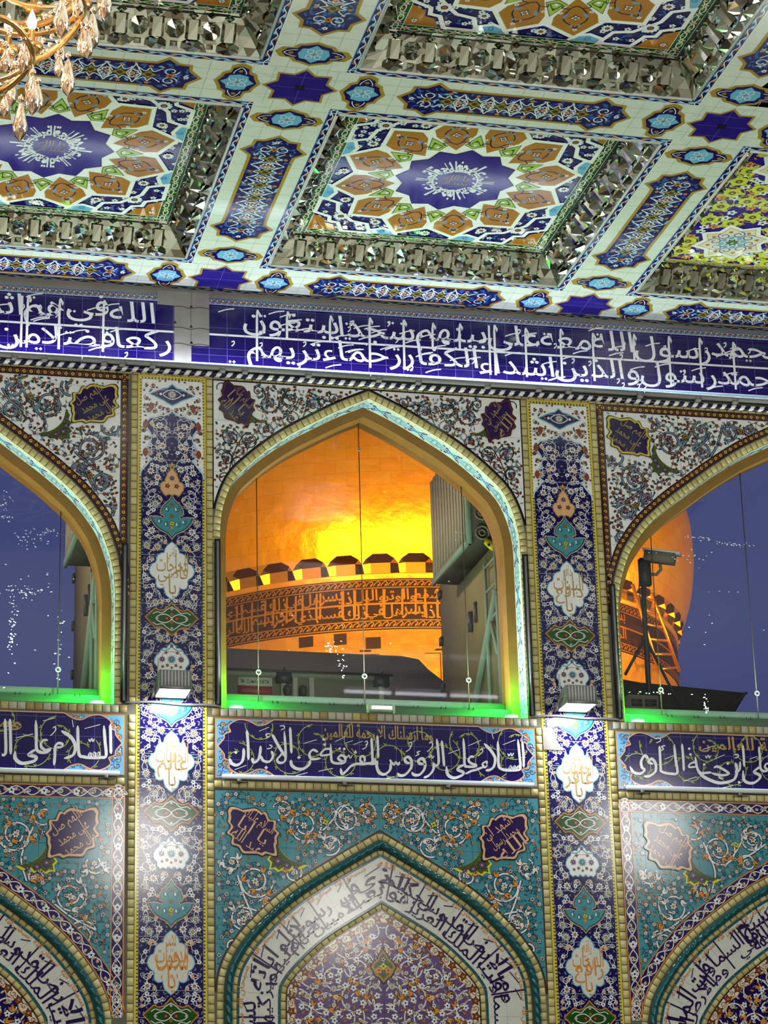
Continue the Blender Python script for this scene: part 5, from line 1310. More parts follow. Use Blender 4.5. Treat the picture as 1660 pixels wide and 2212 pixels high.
def second_panel():
    p = Pat(); hx, hy = PW-.07, PH-.07
    p.rect(-hx, hx, -hy, hy, 'cobalt', 0); rg = np.random.default_rng(14); sq = np.array([(-hx, -hy), (hx, -hy), (hx, hy), (-hx, hy)])*.96
    cs = [(-.62, .62), (.62, .62), (-.62, -.62), (.62, -.62), (0, 0), (-1.24*.0, 1.2), (1.2, 0), (-1.2, 0), (0, -1.2)]
    cs = [(-.78, .92), (.78, .92), (-.78, -.92), (.78, -.92), (0, 0)]
    bad = lambda Q: np.any([np.hypot(Q[:, 0]-c[0], Q[:, 1]-c[1]) < .46 for c in cs], 0)
    for k, C in enumerate(poisson(sq, .24, 3000, rg, bad)):
        p.stamp(rosette('brightyellow', 'lime', 'olive', 'yellow', 5), C[0], C[1], rg.random()*6, .15, dl=2); p.rib(spiral(C[0], C[1], .16, rg.random()*6, .8, k % 2 == 0, 20, .7), .012, 'orange', 1)
    for C in poisson(sq, .10, 6000, rg, bad): p.stamp(MO[('ol', 'oflow', 'pws')[rg.integers(0, 3)]], C[0], C[1], rg.random()*6, .06, dl=1)
    for c in cs:
        A = np.array(star_pts(8, .46, .34, .39)); p.poly(A+c, 'palewhite', 5); p.poly(A*.84+c, 'peach', 6); p.poly(A*.80+c, 'cream', 7)
        for k in range(8):
            t = k*math.pi/4; p.rib(spiral(c[0]+.2*math.cos(t), c[1]+.2*math.sin(t), .08, t, 1.2, k % 2 == 0, 20, .3), .013, 'midblue', 8); p.disk(c[0]+.12*math.cos(t+.4), c[1]+.12*math.sin(t+.4), .035, 'lightblue', 8, 8); p.disk(c[0]+.27*math.cos(t+.4), c[1]+.27*math.sin(t+.4), .026, 'ochre', 8, 6)
        p.stamp(star_flower('teal', 'ink', 'yellow', 8, .3), c[0], c[1], 0, .08, dl=8)
    return p
def mirror_side(L, p0, a, b, n, o, rg):
    """mirror-work on one sloping side: p0 lip centre, a along, b up the slope (unit), n out of the surface, slope length S"""
    Ssl = math.hypot(.24, HD); m = MB()
    P3 = lambda s, t, h: tuple(np.array(p0)+s*np.array(a)+t*np.array(b)+h*np.array(n))
    mm = ['mirror1', 'mirror2', 'mirror1', 'mirror4', 'mirror2', 'mirror3']; pick = lambda: mm[rg.integers(0, len(mm))]
    hl, hs = L/2, L/2-.235
    def half(t): return hl-(hl-hs)*t/Ssl
    def tri(pts, mt):
        A, B, C = [np.array(q) for q in pts]
        if np.dot(np.cross(B-A, C-A), n) < 0: pts = [pts[0], pts[2], pts[1]]
        m.add(pts, [(0, 1, 2)], mt)
    def pyr(s, t, rs, rt_, h, k, a0=0.0, mt=None, ds=0, dt=0):
        ap = P3(s+ds, t+dt, h); B = [P3(s+rs*math.cos(a0+2*math.pi*i/k), t+rt_*math.sin(a0+2*math.pi*i/k), .002) for i in range(k)]
        for i in range(k): tri([B[i], B[(i+1) % k], ap], mt or pick())
    # bedding: small flat mirrors each a little out of true
    for j in range(4):
        t0, t1 = Ssl*j/4, Ssl*(j+1)/4; hw0, hw1 = half(t0), half(t1); k = 26
        for i in range(k):
            f0, f1 = -1+2*i/k, -1+2*(i+1)/k; z = [.0+.010*rg.random() for _ in range(4)]
            q = [P3(f0*hw0, t0, z[0]), P3(f1*hw0, t0, z[1]), P3(f1*hw1, t1, z[2]), P3(f0*hw1, t1, z[3])]
            tri(q[:3], pick()); tri([q[0], q[2], q[3]], pick())
    U = L/round(L/.315); k = int(round(L/U))
    for i in range(k+1):
        s = -hl+i*U
        if abs(s) < hs-.02:
            w = .042                                             # upright bar with a little peak
            for (q0, q1, q2, q3) in (((s-w, .13, 0), (s+w, .13, 0), (s+w, .31, 0), (s-w, .31, 0)),):
                f_ = [P3(s-w, .13, .035), P3(s+w, .13, .035), P3(s+w, .31, .035), P3(s-w, .31, .035)]; tri(f_[:3], 'mirror1'); tri([f_[0], f_[2], f_[3]], 'mirror2')
                for e in (-1, 1):
                    g_ = [P3(s+e*w, .13, .035), P3(s+e*w, .31, .035), P3(s+e*(w+.03), .31, 0), P3(s+e*(w+.03), .13, 0)]; tri(g_[:3], 'mirror2'); tri([g_[0], g_[2], g_[3]], 'mirror2')
            pyr(s, .345, .055, .04, .06, 4, 0, None, 0, -.02)
        if abs(s) < half(.07)-.08: pyr(s, .065, .115, .075, .075, 8, .39, None, 0, .01)
        s2 = s+U/2
        if abs(s2) < half(.22)-.10:
            pyr(s2, .215, .098, .095, .085, 8, .39); pyr(s2, .36, .05, .035, .05, 4, 0, 'mirror3' if rg.random() < .5 else None)
            pyr(s2, .075, .05, .04, .05, 4, .78)
    return m.build('mirror_work', o)
def coffer(ci, cj, kind, lab):
    x, y = cc(ci, cj); o = empty('ceiling_coffer', (x, y, ZC)); tag(o, lab, 'coffer', 'coffers of the ceiling')
    # painted edging and the thin steel lip
    q = Pat(); w = OW-IW
    for (a0, b0, a1, b1) in ((-OW, OH-w/2, OW, OH-w/2), (-OW, -OH+w/2, OW, -OH+w/2), (-OW+w/2, -OH, -OW+w/2, OH), (OW-w/2, -OH, OW-w/2, OH)): painted_band(q, a0, b0, a1, b1, w*.86, 1)
    q.build('painted_edging', ceilf(0, 0, 0), o)
    m = MB()
    for (a0, a1, b0, b1) in ((-IW, IW, IH-.022, IH), (-IW, IW, -IH, -IH+.022), (-IW, -IW+.022, -IH, IH), (IW-.022, IW, -IH, IH)): m.box(a0, a1, b0, b1, -.008, .012, 'offwhite')
    m.build('lip_moulding', o)
    S_ = math.hypot(.24, HD); rg = np.random.default_rng(50+ci*7+cj)
    for (nm, p0, a, inw, L) in (('far', (0, IH, 0), (1, 0, 0), (0, -1, 0), 2*IW), ('near', (0, -IH, 0), (-1, 0, 0), (0, 1, 0), 2*IW), ('right', (IW, 0, 0), (0, -1, 0), (-1, 0, 0), 2*IH), ('left', (-IW, 0, 0), (0, 1, 0), (1, 0, 0), 2*IH)):
        b = np.array(inw)*.24+np.array([0, 0, HD]); b /= np.linalg.norm(b); n = np.cross(a, b)
        if n[2] > 0: n = -n
        mirror_side(L, p0, a, b, n, o, rg)
    # dark rim and hanging edge of the painted panel
    z = HD
    p = rosette_panel(kind) if kind else second_panel()
    pn = p.build('painted_panel', ceilf(0, 0, z), o, .0012)
    q = Pat(); wd = .125 if kind else .07
    gcol, vcol = ('green', 'white') if kind else ('orange', 'lime')
    for (a0, b0, a1, b1) in ((-PW, PH-wd/2, PW, PH-wd/2), (-PW, -PH+wd/2, PW, -PH+wd/2), (-PW+wd/2, -PH, -PW+wd/2, PH), (PW-wd/2, -PH, PW-wd/2, PH)):
        L = resample([(a0, b0), (a1, b1)], .02); d = (L[-1]-L[0])/np.linalg.norm(L[-1]-L[0]); nn = np.array([-d[1], d[0]]); s = np.arange(len(L))*.02
        q.quads(L+nn*wd/2, L-nn*wd/2, gcol, 1); q.rib(L+nn*wd*.48, .006, 'palewhite', 2); q.rib(L-nn*wd*.48, .006, 'palewhite', 2)
        for ph in (0, math.pi): q.rib(L+nn[None]*(wd*.27*np.sin(s*math.pi*2/.32+ph)*(1 if ph == 0 else .5))[:, None], .010, vcol, 3)
        for k, C in enumerate(resample([(a0, b0), (a1, b1)], .16)[1:-1]):
            q.stamp(star_flower(('orange', 'lime', 'peach')[k % 3], vcol if not kind else 'white', 'brown', 4, .25), C[0], C[1], 0, .036, dl=3)
            q.stamp(leaf('lime', None), C[0]+d[0]*.08, C[1]+d[1]*.08, k*1.7, .05, dl=2)
    q.build('panel_border', ceilf(0, 0, z-.004), o, .0012)
    m = MB()
    for (a0, a1, b0, b1) in ((-PW, PW, PH, PH+.022), (-PW, PW, -PH-.022, -PH), (-PW-.022, -PW, -PH, PH), (PW, PW+.022, -PH, PH)): m.box(a0, a1, b0, b1, z-.035, z+.02, 'darkmetal')
    m.build('panel_rim', o)
    m = MB(); m.box(-IW-.1, IW+.1, -IH-.1, IH+.1, z+.03, z+.05, 'plaster'); m.build('coffer_back', o)
    return o
NM = ['الحسن', 'الحسين', 'علي', 'محمد', 'فاطمة', 'جعفر']
coffer(0, 0, NM, 'central coffer with orange, lime and blue rosette, seen whole')
coffer(-1, 0, NM[2:]+NM[:2], 'coffer with orange and lime rosette below the chandelier, cut by the left photo edge')
coffer(1, 0, None, 'right coffer with orange-edged blue panel of yellow flowers')
coffer(-1, 1, NM, 'coffer at the top left, only its mirror-work edge showing beside the chandelier')
coffer(0, 1, NM[3:]+NM[:3], 'coffer at the top centre with the lower part of an orange rosette')

# ------------------------------------------------------------------ floodlights on the pilasters, conduits
def floodlight(xp, lab):
    o = empty('floodlight', (xp, 0, 0)); tag(o, lab, 'light', 'floodlights on the pilasters')
    m = MB(); m.prism([(-.43, .085), (-.06, .085), (-.06, .22), (-.36, .285), (-.43, .27)], 'x', -.165, .165, 'greymetal')
    for k in range(9): m.box(-.15+k*.0345, -.138+k*.0345, -.437, -.43, .10, .26, 'whitemetal')
    m.build('housing', o)
    m = MB(); m.box(-.155, .155, -.418, -.075, .070, .086, 'lampface'); m.build('lamp_glass', o)
    m = MB(); m.box(-.17, .17, -.44, -.418, .068, .10, 'steel'); m.box(-.17, .17, -.073, -.055, .068, .10, 'steel'); m.build('lamp_bezel', o)
    m = MB(); m.tube([(-.19, -.27, .17), (-.19, -.10, .09), (-.19, -.034, .07)], .012, 'greymetal', 6); m.tube([(.19, -.27, .17), (.19, -.10, .09), (.19, -.034, .07)], .012, 'greymetal', 6); m.box(-.20, .20, -.28, -.26, .16, .18, 'greymetal'); m.build('bracket', o)
    m = MB(); m.tube([(-.12, -.08, .24), (-.13, -.05, .36), (-.12, -.034, .50)], .007, 'cable', 5); m.build('cord', o)
floodlight(-.02, 'lit grey floodlight on the pilaster left of the centre window')
floodlight(4.36, 'lit grey floodlight on the pilaster right of the centre window')
for xp, lab in ((0, 'grey cable running level across the left pilaster under its floodlight'), (4.4, 'grey cable running level across the right pilaster under its floodlight')):
    m = MB(); m.tube(smooth([(xp-.49, -.02, .015), (xp-.2, -.02, .03), (xp+.1, -.02, .012), (xp+.36, -.02, .018), (xp+.5, -.02, .01)] if False else [(xp-.49, .015), (xp-.2, .03), (xp+.1, .012), (xp+.36, .018), (xp+.5, .01)], 4) @ np.array([[1, 0, 0], [0, 0, 1]]) + np.array([0, -.030, 0]), .013, 'greymetal', 6)
    tag(m.build('cable'), lab, 'cable', 'level cables on the pilasters')
for x, z1, lab in ((-.505, 1.75, 'dark conduit beside the left window'), (.487, 1.85, 'dark conduit along the left edge of the centre window'), (3.915, 1.85, 'dark conduit along the right edge of the centre window'), (4.905, 1.55, 'dark conduit beside the right window')):
    m = MB(); m.box(x-.032, x+.032, -.045, -.013, .02, z1, 'darkmetal'); o = tag(m.build('conduit'), lab, 'conduit', 'vertical conduits beside the windows')
    m = MB(); m.tube([(x, -.047, .03), (x, -.047, z1-.03)], .014, 'steel', 8); m.build('tube', o)

# ------------------------------------------------------------------ the gilded dome outside
DX, DY = 11.376, 36.0
prof = [(0.02, 25.0), (.35, 23.4), (1.0, 22.3), (2.4, 20.6), (4.2, 19.0), (5.7, 17.5), (6.9, 16.05), (7.55, 15.1), (7.86, 14.3), (7.93, 13.7), (7.92, 13.0), (7.82, 12.3), (7.66, 11.75), (7.53, 11.42)]
prof = smooth(prof, 3)
def lathe_uv(name, prof, c, m, n=140, parent=None, a0=0.0, a1=2*math.pi):
    V = []; F = []; UV = []
    L = np.concatenate([[0], np.cumsum(np.linalg.norm(np.diff(np.array(prof), axis=0), axis=1))])
    for r, z in prof:
        for k in range(n+1):
            t = a0+(a1-a0)*k/n; V.append((c[0]+r*math.cos(t), c[1]+r*math.sin(t), z))
    me = bpy.data.meshes.new(name); uvs = []
    for i in range(len(prof)-1):
        for k in range(n):
            q = (i*(n+1)+k, (i+1)*(n+1)+k, (i+1)*(n+1)+k+1, i*(n+1)+k+1); F.append(q)
            uvs += [((a1-a0)*k/n*7.6, L[i]), ((a1-a0)*k/n*7.6, L[i+1]), ((a1-a0)*(k+1)/n*7.6, L[i+1]), ((a1-a0)*(k+1)/n*7.6, L[i])]
    me.from_pydata(V, [], F); me.materials.append(MATS[m]); uv = me.uv_layers.new(name='UVMap')
    uv.data.foreach_set('uv', np.array(uvs, np.float32).ravel()); me.polygons.foreach_set('use_smooth', [True]*len(F)); me.update()
    o = bpy.data.objects.new(name, me); COL.objects.link(o)
    if parent: o.parent = parent
    return o
dome = tag(lathe_uv('dome', prof[::-1], (DX, DY), 'gold_plates'), 'large gilded dome lit orange, seen through the centre and right windows', 'dome')
lathe_uv('drum', [(7.30, 4.0), (7.30, 9.60), (7.34, 9.62), (7.34, 10.90), (7.40, 10.95), (7.40, 11.0)], (DX, DY), 'gold_plates', parent=dome)
m = MB(); nn_ = 56                                                # scalloped ledge of little niches, light and shade coloured into its faces
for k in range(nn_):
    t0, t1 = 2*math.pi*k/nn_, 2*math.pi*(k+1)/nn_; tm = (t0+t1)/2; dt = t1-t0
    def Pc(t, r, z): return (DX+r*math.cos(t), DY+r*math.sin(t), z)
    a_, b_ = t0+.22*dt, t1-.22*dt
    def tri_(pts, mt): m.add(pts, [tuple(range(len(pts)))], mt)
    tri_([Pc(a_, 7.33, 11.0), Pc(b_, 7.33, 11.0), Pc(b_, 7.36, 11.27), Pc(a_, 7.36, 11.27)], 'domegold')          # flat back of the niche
    tri_([Pc(a_, 7.36, 11.27), Pc(b_, 7.36, 11.27), Pc(t1-.10*dt, 7.50, 11.33), Pc(tm+.20*dt, 7.56, 11.43), Pc(tm-.20*dt, 7.56, 11.43), Pc(t0+.10*dt, 7.50, 11.33)], 'domedark')   # canted hood, its shade painted as dark gold
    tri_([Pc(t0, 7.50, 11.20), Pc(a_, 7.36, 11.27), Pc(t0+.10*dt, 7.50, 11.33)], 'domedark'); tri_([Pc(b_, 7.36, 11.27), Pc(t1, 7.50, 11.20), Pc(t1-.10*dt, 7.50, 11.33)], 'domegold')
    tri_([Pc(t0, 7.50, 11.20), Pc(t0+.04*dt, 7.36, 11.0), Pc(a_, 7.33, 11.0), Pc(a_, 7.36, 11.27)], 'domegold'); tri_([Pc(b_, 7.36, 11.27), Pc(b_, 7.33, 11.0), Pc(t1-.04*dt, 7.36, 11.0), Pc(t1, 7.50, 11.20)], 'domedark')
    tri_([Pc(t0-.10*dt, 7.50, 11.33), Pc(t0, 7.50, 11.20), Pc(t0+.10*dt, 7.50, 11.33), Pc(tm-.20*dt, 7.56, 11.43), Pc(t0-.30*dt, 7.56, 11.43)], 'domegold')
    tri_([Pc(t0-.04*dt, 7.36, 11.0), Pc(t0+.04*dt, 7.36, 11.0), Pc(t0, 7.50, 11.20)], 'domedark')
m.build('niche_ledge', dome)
def drumf(u, v, h): t = -math.pi/2+u/7.345; return np.stack([DX+(7.345+h)*np.cos(t), DY+(7.345+h)*np.sin(t), v], 1)
p = Pat()
us = np.linspace(-11, 11, 160)
p.quads(np.stack([us, 0*us+10.88], 1), np.stack([us, 0*us+9.64], 1), 'domedark', 1)
for z in (10.84, 10.66, 9.86, 9.68): p.rib(np.stack([us, 0*us+z], 1), .022, 'domegold', 3)
for k, u in enumerate(np.arange(-10.5, 10.5, .17)):
    for z in (10.75, 9.77):
        p.rib(smooth([(u-.07, z-.05), (u-.02, z+.02), (u+.06, z+.06), (u+.1, z)], 3), .022, 'domegold', 3); p.poly(leaf_pts(.10, .022)@np.array([[math.cos(-.8), math.sin(-.8)], [-math.sin(-.8), math.cos(-.8)]])+np.array([u+.02, z-.06]), 'domegold', 3)
p.rib(np.stack([us, 0*us+10.27], 1), .045, 'domegold', 3)
FJ = 'بسم الله الرحمن الرحيم والفجر وليال عشر والشفع والوتر واليل اذا يسر هل في ذلك قسم لذي حجر'.split()
for line, z0, z1, ph in ((FJ, 10.30, 10.63, 0), (FJ[3:]+FJ[:3], 9.90, 10.25, 1)):
    u = 4.6; k = 0
    while u > -9:
        w_ = line[k % len(line)]; V, F_ = glyphs(w_, .02); wd = (V[:, 0].max()-V[:, 0].min())*.36
        put_text(p, w_, fit_box(w_, u-wd, u, z0, z1, .02, 2.0), 'domegold', 3+k % 2, .02); u -= wd*.95; k += 1
        p.rib([(u, 10.62), (u-.02, 9.98)], .05, 'domegold', 4)
p.build('drum_lettering', drumf, dome, .004, .01)
p = Pat()                                                         # bare patches and a framed blind opening below the lettering
for (u0, u1, z0, z1) in ((-3.2, -2.9, 9.34, 9.62), (-2.45, -2.1, 9.2, 9.48), (-4.05, -3.7, 9.36, 9.62)): p.rect(u0, u1, z0, z1, 'domedark', 1)
p.rib([(-2.6, 9.16), (-.55, 9.16), (-.55, 7.5)], .05, 'domedark', 2); p.rib([(-2.5, 9.07), (-.72, 9.07), (-.72, 7.5)], .02, 'domedark', 2)
p.build('drum_patch', lambda u, v, h: drumf(u, v, h)-0*np.stack([u, u, u], 1), dome, .004, -.02)
# access ladder leaning on the drum, seen through the right window
def dome_pt(px, py, r=7.75):
    D = fw+rt*((px-830)/FPX)-up*((py-1106)/FPX); A = np.array([CAM[0]-DX, CAM[1]-DY]); B = D[:2]
    a, bq, c = B@B, 2*A@B, A@A-r*r; dd = max(0, bq*bq-4*a*c); return CAM+D*((-bq-math.sqrt(dd))/(2*a))
m = MB(); ra = [dome_pt(1367, 1262), dome_pt(1425, 1455)]; rb = [dome_pt(1408, 1282), dome_pt(1468, 1450)]
m.tube(ra, .05, 'domegold', 6); m.tube(rb, .05, 'domegold', 6); lad = tag(m.build('dome_ladder'), 'orange-lit ladder leaning on the drum of the dome, behind the camera pole', 'ladder')
for f in np.linspace(.1, .95, 6):
    m = MB(); m.tube([np.array(ra[0])*(1-f)+np.array(ra[1])*f, np.array(rb[0])*(1-f)+np.array(rb[1])*f], .035, 'domegold', 6); m.build('rung', lad)

# ------------------------------------------------------------------ the roof outside
m = MB(); m.box(-6, 11, .62, 12, -.3, -.02, 'roofgrey'); tag(m.build('roof'), kind='structure')
m = MB(); m.prism([(.9, 2.69), (2.27, 2.68), (4.27, 2.67), (4.5, 2.63), (4.62, 2.5), (4.95, 2.25), (4.95, -.02), (.9, -.02)], 'y', 7.0, 9.5, 'roofgrey')
tag(m.build('roof_parapet'), 'grey-brown parapet block with a sloping right end, in front of the gilded drum', 'parapet')
a = empty('air_handling_unit', (0, 3, 0)); tag(a, 'long grey rooftop air unit with a maker sign, in the centre window', 'air conditioner')
m = MB(); m.box(.4, 3.07, 0, 1.2, -.02, 1.19, 'panelgrey'); m.build('casing', a)
m = MB(); m.box(.4, 3.12, -.06, 1.25, 1.19, 1.235, 'panelgrey'); m.box(.4, 3.12, -.07, -.02, 1.235, 1.26, 'darkmetal'); m.build('roof_edge', a)
for x in (1.02, 1.79, 1.93, 2.13, 2.98):
    m = MB(); m.box(x-.03, x+.03, -.03, 0, .2, 1.19, 'panelpale'); m.build('post', a)
for x in (1.79, 2.98):
    m = MB(); m.box(x-.09, x+.09, -.075, .0, 1.11, 1.24, 'darkmetal'); m.prism([(x-.01, 1.26), (x+.03, 1.26), (x+.02, 1.33)], 'y', -.02, .02, 'darkmetal'); m.build('lifting_lug', a)
for x in (1.83, 2.02): 
    m = MB(); m.lathe([(0, -.05), (.035, -.04), (.05, 0), (.05, .05), (.03, .08), (0, .085)], (x, -.05, 1.0), 'darkmetal', 10); m.tube([(x, -.05, .97), (x-.03, -.04, .85), (x, -.02, .7)], .012, 'darkmetal', 6); m.build('gauge', a)
s = MB(); s.box(1.245, 1.655, -.012, 0, 1.07, 1.175, 'panelpale'); s.box(1.245, 1.655, -.014, 0, .955, 1.068, 'signred'); sg = s.build('maker_sign', a)
q = Pat(); V, F = glyphs('CLIMAVENETA', .012, True); x0, x1 = V[:, 0].min(), V[:, 0].max(); y0, y1 = V[:, 1].min(), V[:, 1].max()
put_text(q, 'CLIMAVENETA', lambda P: np.stack([1.345+(P[:, 0]-x0)/(x1-x0)*.275, 1.098+(P[:, 1]-y0)/(y1-y0)*.044], 1), 'darkmetal', 1, .012, True)
q.poly([(1.28, 1.105), (1.32, 1.105), (1.32, 1.14), (1.30, 1.14)], 'darkmetal', 1); q.poly([(1.28, 1.12), (1.295, 1.15), (1.28, 1.15)], 'darkmetal', 1)
q.rect(1.29, 1.50, 1.018, 1.024, 'panelgrey', 1); q.rect(1.29, 1.62, .998, 1.004, 'panelgrey', 1)
q.build('sign_lettering', wallf(-.0145), sg)

def roof_shed(dx, lab_s, lab_b, full):
    o = empty('roof_shed', (dx, 0, 0)); tag(o, lab_s, 'shed', 'sheds on the roof behind the pilasters')
    m = MB(); m.box(3.93, 4.6, .95, 3.66, -.02, 5.6, 'shedwall'); m.build('wall_panel', o)
    m = MB()
    for z in (1.3, 1.9, 2.5): m.box(3.90, 3.93, 3.58, 3.68, z-.05, z+.05, 'darkmetal')
    m.box(3.88, 3.93, 2.2, 2.26, 1.62, 1.86, 'darkmetal'); m.box(3.90, 3.93, 2.0, 2.06, 1.68, 1.92, 'darkmetal'); m.build('latch', o)
    m = MB(); m.tube([(3.88, 1.0, .2), (3.88, 1.0, 2.35)], .022, 'rail', 6); m.tube([(3.88, 1.45, .2), (3.88, 1.45, 2.2)], .022, 'rail', 6)
    for z in (1.5, 1.85, 2.15): m.tube([(3.88, 1.0, z), (3.88, 1.45, z)], .016, 'rail', 6)
    m.tube([(3.87, .98, 1.75), (3.87, 2.6, .15)], .04, 'rail', 6); m.tube([(3.87, 1.25, 1.45), (3.87, 1.02, 1.0)], .025, 'rail', 6); m.build('steel_brace', o)
    v = empty('louvre_box', (dx, 0, 0)); tag(v, lab_b, 'louvre box', 'ribbed louvre boxes on the roof')
    y0, y1, z0, z1 = (1.20, 2.76, 2.36, 3.64) if full else (.55, 1.72, 2.04, 2.60)
    m = MB(); m.box(3.62, 3.92, y0, y1, z0, z1, 'ribdark'); m.build('box', v)
    k = 12 if full else 9
    for i in range(k):
        yy = y0+(y1-y0)*(i+.5)/k; m = MB(); m.box(3.60, 3.622, yy-.045, yy+.040, z0+.05, z1+(.12*(1-i/k) if full else .0), 'rib'); m.build('rib', v)
    m = MB(); m.box(3.585, 3.625, y0-.02, y1+.01, z0-.03, z0+.055, 'rail'); m.box(3.60, 3.66, y0-.03, y0+.05, z0, z1, 'rail'); m.build('frame', v)
    if full:
        m = MB()
        for i in range(5): 
            t = np.linspace(0, 2*math.pi, 17); zc_ = 2.50+i*.24; m.tube([(3.79+.08*math.cos(a_), 1.185, zc_+.08*math.sin(a_)) for a_ in t], .012, 'rib', 5, False); m.tube([(3.79+.035*math.cos(a_), 1.185, zc_+.035*math.sin(a_)) for a_ in t], .010, 'rib', 5, False)
        m.box(3.67, 3.91, 1.19, 1.20, 2.36, 3.64, 'ribdark'); m.build('fan_grille', v)
        m = MB(); m.prism([(3.80, 2.36), (3.86, 2.30), (3.93, 2.26), (3.93, 2.38), (3.82, 2.43)], 'y', 1.16, 1.175, 'tagyellow'); m.box(3.84, 3.87, 1.152, 1.16, 2.33, 2.36, 'darkmetal'); m.build('yellow_tag', v)
roof_shed(0, 'brown rooftop shed with a steel brace, at the right side of the centre window', 'ribbed grey louvre box fixed high on the shed in the centre window', True)
roof_shed(-4.55, 'brown rooftop shed seen at the right side of the left window', 'small ribbed louvre box on the shed in the left window', False)
m = MB(); m.box(-5.2, -.7, 1.0, 1.12, .20, .30, 'ledge'); m.box(-5.2, -.7, 1.0, 1.05, .02, .06, 'ledge'); m.box(-1.02, -.95, 1.0, 1.06, -.02, .20, 'ledge')
tag(m.build('guard_rail'), 'grey guard rail outside the left window', 'rail')
m = MB(); m.box(1.0, 3.6, 1.2, 1.3, .22, .32, 'ledge'); m.box(1.0, 3.6, 1.2, 1.25, .05, .10, 'ledge'); m.box(1.2, 1.26, 1.21, 1.26, -.02, .25, 'ledge'); m.box(3.4, 3.46, 1.21, 1.26, -.02, .25, 'ledge'); tag(m.build('guard_rail'), 'grey guard rail outside the centre window', 'rail')
# right window: canopy, camera pole, small condenser
m = MB()
poly = [(6.30, 1.72), (6.72, 1.66), (8.17, 1.573), (7.655, 1.15), (6.30, 1.15)]
n_ = len(poly); V = [(x, 4.3, z) for x, z in poly]+[(x+.12, 5.6, z-.25) for x, z in poly]
m.add(V, [tuple(range(n_)), tuple(range(2*n_-1, n_-1, -1))]+[(i, i+n_, (i+1) % n_+n_, (i+1) % n_) for i in range(n_)], 'canopy')
for k in range(14):
    f = k/14; m.tube([(8.17-.515*f, 4.28, 1.573-.42*f), (8.12-.515*f, 4.28, 1.55-.42*f)], .018, 'canopy', 5)
m.tube([(6.5, 5.2, -.02), (6.5, 5.2, 1.3)], .04, 'canopy', 6); m.tube([(7.6, 5.2, -.02), (7.6, 5.2, 1.1)], .04, 'canopy', 6)
tag(m.build('canopy'), 'dark corrugated canopy behind the right window', 'canopy')
c = empty('security_camera', (6.72, 4.0, 1.15)); tag(c, 'security camera on a dark braced pole, in the right window before the dome', 'security camera')
m = MB(); m.tube([(0, 0, -1.17), (.01, 0, 1.5), (.05, 0, 2.08)], .036, 'darkmetal', 8); m.box(-.02, .12, -.05, .05, 1.72, 2.08, 'darkmetal'); m.build('pole', c)
for e, nm in (((-.30, 0, .52), 'l'), ((.45, -.02, .03), 'r')):
    m = MB(); m.tube([(.0, 0, 1.02), e], .020, 'darkmetal', 6); m.build('brace', c)
m = MB(); ax = np.array([.42, -.22, -.11]); ax /= np.linalg.norm(ax); s_ = np.array([.22, .42, 0]); s_ /= np.linalg.norm(s_); u_ = np.cross(s_, ax); u_ = u_ if u_[2] > 0 else -u_
o_ = np.array([.06, 0, 2.12]); B = [o_+ax*l+s_*w_+u_*h_ for l in (0, .40) for (w_, h_) in ((-.075, -.06), (.075, -.06), (.075, .07), (-.075, .07))]
m.add(B, [(3, 2, 1, 0), (4, 5, 6, 7), (0, 1, 5, 4), (1, 2, 6, 5), (2, 3, 7, 6), (3, 0, 4, 7)], 'panelgrey')
B = [o_+ax*l+s_*w_+u_*h_ for l in (-.03, .46) for (w_, h_) in ((-.09, .07), (.09, .07), (.09, .09), (-.09, .09))]
m.add(B, [(3, 2, 1, 0), (4, 5, 6, 7), (0, 1, 5, 4), (1, 2, 6, 5), (2, 3, 7, 6), (3, 0, 4, 7)], 'whitemetal'); m.build('camera_body', c)
m = MB(); m.tube([(.09, 0, 1.88), (.2, -.02, 1.87), (.25, -.06, 1.93), (.24, -.07, 2.0)], .022, 'panelgrey', 6); m.build('mount_arm', c)
m = MB(); m.tube(smooth([(.02, -.03, 2.05), (-.05, -.03, 1.7), (-.02, -.03, 1.3), (.03, -.04, .9), (.0, -.04, .2)], 5), .008, 'darkmetal', 5); m.build('cord', c)
m = MB(); m.box(6.30, 6.70, 3.6, 3.9, -.02, 1.30, 'panelgrey')
o = tag(m.build('condenser_unit'), 'small pale condenser unit at the lower left of the right window', 'air conditioner')
m = MB()
for x0_, x1_ in ((6.34, 6.48), (6.52, 6.67)):
    for z in (1.16, 1.21): m.box(x0_, x1_, 3.59, 3.6, z, z+.035, 'darkmetal')
m.build('vent', o)

# fluorescent tubes hung under the hall ceiling behind the viewer's head line; the window panes mirror them
def mirrored(px, py):
    D = fw+rt*((px-830)/FPX)-up*((py-1106)/FPX); t = (.46-CAM[1])/D[1]; Q = CAM+D*t; E_ = D*np.array([1, -1, 1]); t2 = (4.45-Q[2])/E_[2]; return Q+E_*t2
tb = [mirrored(745, 1493), mirrored(1075, 1506)]
for f0, f1 in ((0, .30), (.33, .66), (.69, 1.0)):
    a_, b_ = tb[0]*(1-f0)+tb[1]*f0, tb[0]*(1-f1)+tb[1]*f1
    m = MB(); m.tube([a_, b_], .03, 'tubeglow', 8); o = tag(m.build('fluorescent_tube'), 'white fluorescent tube mirrored low in the centre window pane', 'light', 'fluorescent tubes mirrored in the glass')
    m = MB(); m.box(min(a_[0], b_[0]), max(a_[0], b_[0]), (a_[1]+b_[1])/2-.05, (a_[1]+b_[1])/2+.05, 4.52, ZC, 'whitemetal'); m.build('tube_holder', o)

